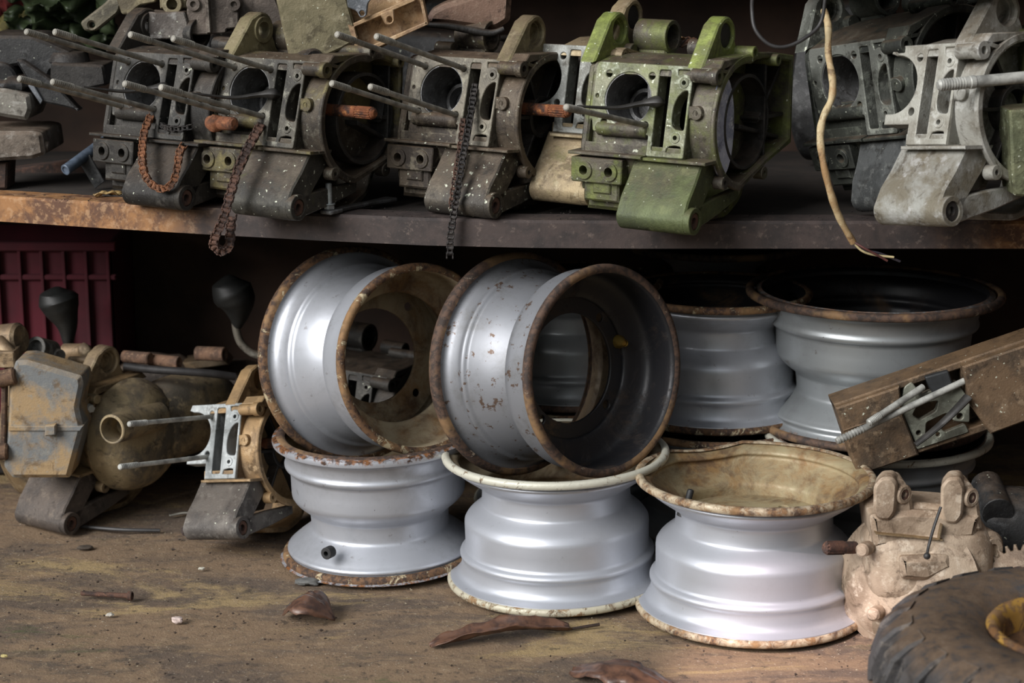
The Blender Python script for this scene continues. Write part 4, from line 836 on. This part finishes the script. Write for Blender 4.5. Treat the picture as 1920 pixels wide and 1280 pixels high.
# chunky tyre at the right front
TY = Vector((G(2045, 1165, .2).x, G(2045, 1165, .2).y, 0)); TRB = cast('dusty_tyre_rubber', (62, 60, 60), (42, 41, 42), (96, 90, 84), dust=.7, dustcol=(92, 72, 52), metal=0, wear=.5, rough=.75)
t = thing('tyre', 'knobbly off-road tyre lying flat in the bottom right corner', 'tyre', TY)
pr = [(122, 184), (136, 194), (170, 201), (200, 199), (222, 190), (238, 172), (246, 140), (247, 60), (238, 28), (222, 10), (200, 2), (170, 0), (136, 8), (122, 16), (140, 30), (215, 60), (222, 100), (215, 140), (140, 168)]
MB().lathe(pr, seg=96, closed=True).build('carcass', TRB, t, 45)
m = MB()
for k in range(26):
    a = 2*math.pi*(k+.3)/26; u = Vector((math.cos(a), math.sin(a), 0)); w = Vector((-u.y, u.x, 0))
    for up_, off in ((1, 0), (-1, .5)):
        aa = a+off*2*math.pi/26; u2 = Vector((math.cos(aa), math.sin(aa), 0)); w2 = Vector((-u2.y, u2.x, 0))
        prof = [(212, 197), (232, 187), (250, 168), (262, 132), (262, 112), (240, 110), (236, 160), (214, 186)]
        if up_ < 0: prof = [(r, 202-z) for r, z in prof]
        m.plate(prof, (), 34, lambda r, z, d, u2=u2, w2=w2, up_=up_: tuple(u2*r+w2*(d-17+(z-100)*.16*up_)+Vector((0, 0, z))), 4)
m.build('tread_block', TRB, t)['kind'] = 'stuff'
m = MB(); m.lathe([(104, 180), (108, 189), (113, 193), (119, 193), (123, 188), (120, 182), (114, 182), (110, 172), (110, 60), (104, 60)], seg=80, closed=True)
m.build('rim_flange', lipmat('ochre_rim', (156, 120, 58), (104, 72, 40), (66, 46, 32), .5, 30), t, 60)
m = MB(); m.plate(circ(0, 0, 106, 60), (circ(0, 0, 40, 40),), 6, lambda a, b, w: (a, b, 150+w), 1.5); m.build('hub_disc', rusty('hub_disc_rust', (96, 66, 40), (62, 44, 32), (126, 92, 52)), t)
# ---------------------------------------------------------------- litter on the floor
m = MB(); a_, b_ = G(152, 1112, .005)*1000, G(246, 1117, .0055)*1000; d = (b_-a_).normalized()
t = thing('rusty_bolt', 'rusty headed pin lying alone on the bare floor at left', 'bolt', a_/1000)
adopt(MB().cyl(a_, b_-d*4, 3.6, 4.2, seg=14).build('shank', RUSTD), t); adopt(MB().cup(b_-d*5, b_+d*2, 7, 5, 2, 18).build('bolt_head', RUSTD), t)
tag(MB().sweep(spline([G(92, 978, .004)*1000, G(130, 984, .003)*1000, G(190, 990, .003)*1000, G(240, 993, .004)*1000, G(300, 994, .003)*1000], 6), 3.2, 8).build('black_wire', BLK), 'thin black wire on the floor before the domed engine', 'wire')
tag(MB().sweep(spline([G(318, 966, .003)*1000, G(345, 961, .004)*1000, G(364, 962, .003)*1000], 6), 3.5, 8, flat=.4).build('metal_strip', STUDM), 'thin grey metal strip on the floor beside the charcoal foot', 'strip')
def stone(label, px, py, r, col, sd):
    p = G(px, py)*1000; m = MB().blob(p+Vector((0, 0, r[2]*.7)), r, .35, 1.6, 18, .9, sd=sd); tag(m.build('stone', plain('stone_surface', col, .85, 0, .25)), label, 'stone', 'stones and chips on the floor')
stone('flat grey stone at the foot of the left front rim', 577, 1094, (20, 11, 5), (104, 104, 102), 1.2)
stone('pinkish-white chip on the bare floor right of the rusty pin', 333, 1166, (8.5, 6, 5), (214, 194, 186), 4.4)
stone('small white chip just below the rusty pin', 206, 1154, (6, 4, 2.5), (206, 200, 188), 6.1)
stone('small pale chip on the floor left of the left front rim', 378, 1067, (5, 4, 2), (190, 186, 172), 7.7)
stone('yellowish chip at the left edge of the floor', 8, 1231, (5, 3, 2), (196, 180, 120), 9.3)
stone('dark lump of debris before the charcoal foot, left of centre', 160, 1028, (14, 9, 3), (72, 62, 52), 3.3)
stone('dark clod touching the left end of the charcoal foot', 352, 1000, (11, 9, 7), (58, 46, 42), 2.1)
for k, (nm, n_, cols) in enumerate((('dark_grit', 620, (62, 50, 42)), ('pale_grit', 420, (168, 156, 132)))):
    m = MB()
    for i in range(n_):
        x, y = random.uniform(-.95, .55), random.uniform(-.62, .35)
        s_ = random.uniform(.9, 3.4 if k == 0 else 2.2); c_ = Vector((x*1000, y*1000, s_*.3)); vs = [c_+Vector((s_*random.uniform(.6, 1.4)*a, s_*random.uniform(.6, 1.2)*b, s_*random.uniform(.4, .8)*c)) for a, b, c in ((1, 0, 0), (-.5, .8, 0), (-.5, -.8, 0), (0, 0, 1), (0, 0, -1))]
        m.add(vs, [[0, 1, 3], [1, 2, 3], [2, 0, 3], [1, 0, 4], [2, 1, 4], [0, 2, 4]])
    tag(m.build(nm, plain(nm+'_surface', cols, .9)), ('dark crumbs of grit strewn over the floor', 'pale crumbs of grit strewn over the floor')[k], 'grit', None, 'stuff')
m = MB()
for i in range(260):
    u = random.random(); x, y0 = random.uniform(-.8, .75), None
    yy = min(EP, key=lambda p: abs(p.x-x)).y+random.uniform(.005, .09); s_ = random.uniform(.8, 2.4); c_ = Vector((x*1000, yy*1000, ZB*1000+s_*.2)); vs = [c_+Vector((s_*random.uniform(.6, 1.4)*a, s_*random.uniform(.6, 1.2)*b, s_*random.uniform(.4, .8)*c)) for a, b, c in ((1, 0, 0), (-.5, .8, 0), (-.5, -.8, 0), (0, 0, 1), (0, 0, -1))]
    m.add(vs, [[0, 1, 3], [1, 2, 3], [2, 0, 3], [1, 0, 4], [2, 1, 4], [0, 2, 4]])
tag(m.build('shelf_grit', plain('shelf_grit_surface', (46, 38, 34), .9)), 'dark crumbs of dirt along the shelf beam', 'grit', None, 'stuff')
bpy.context.view_layer.update()
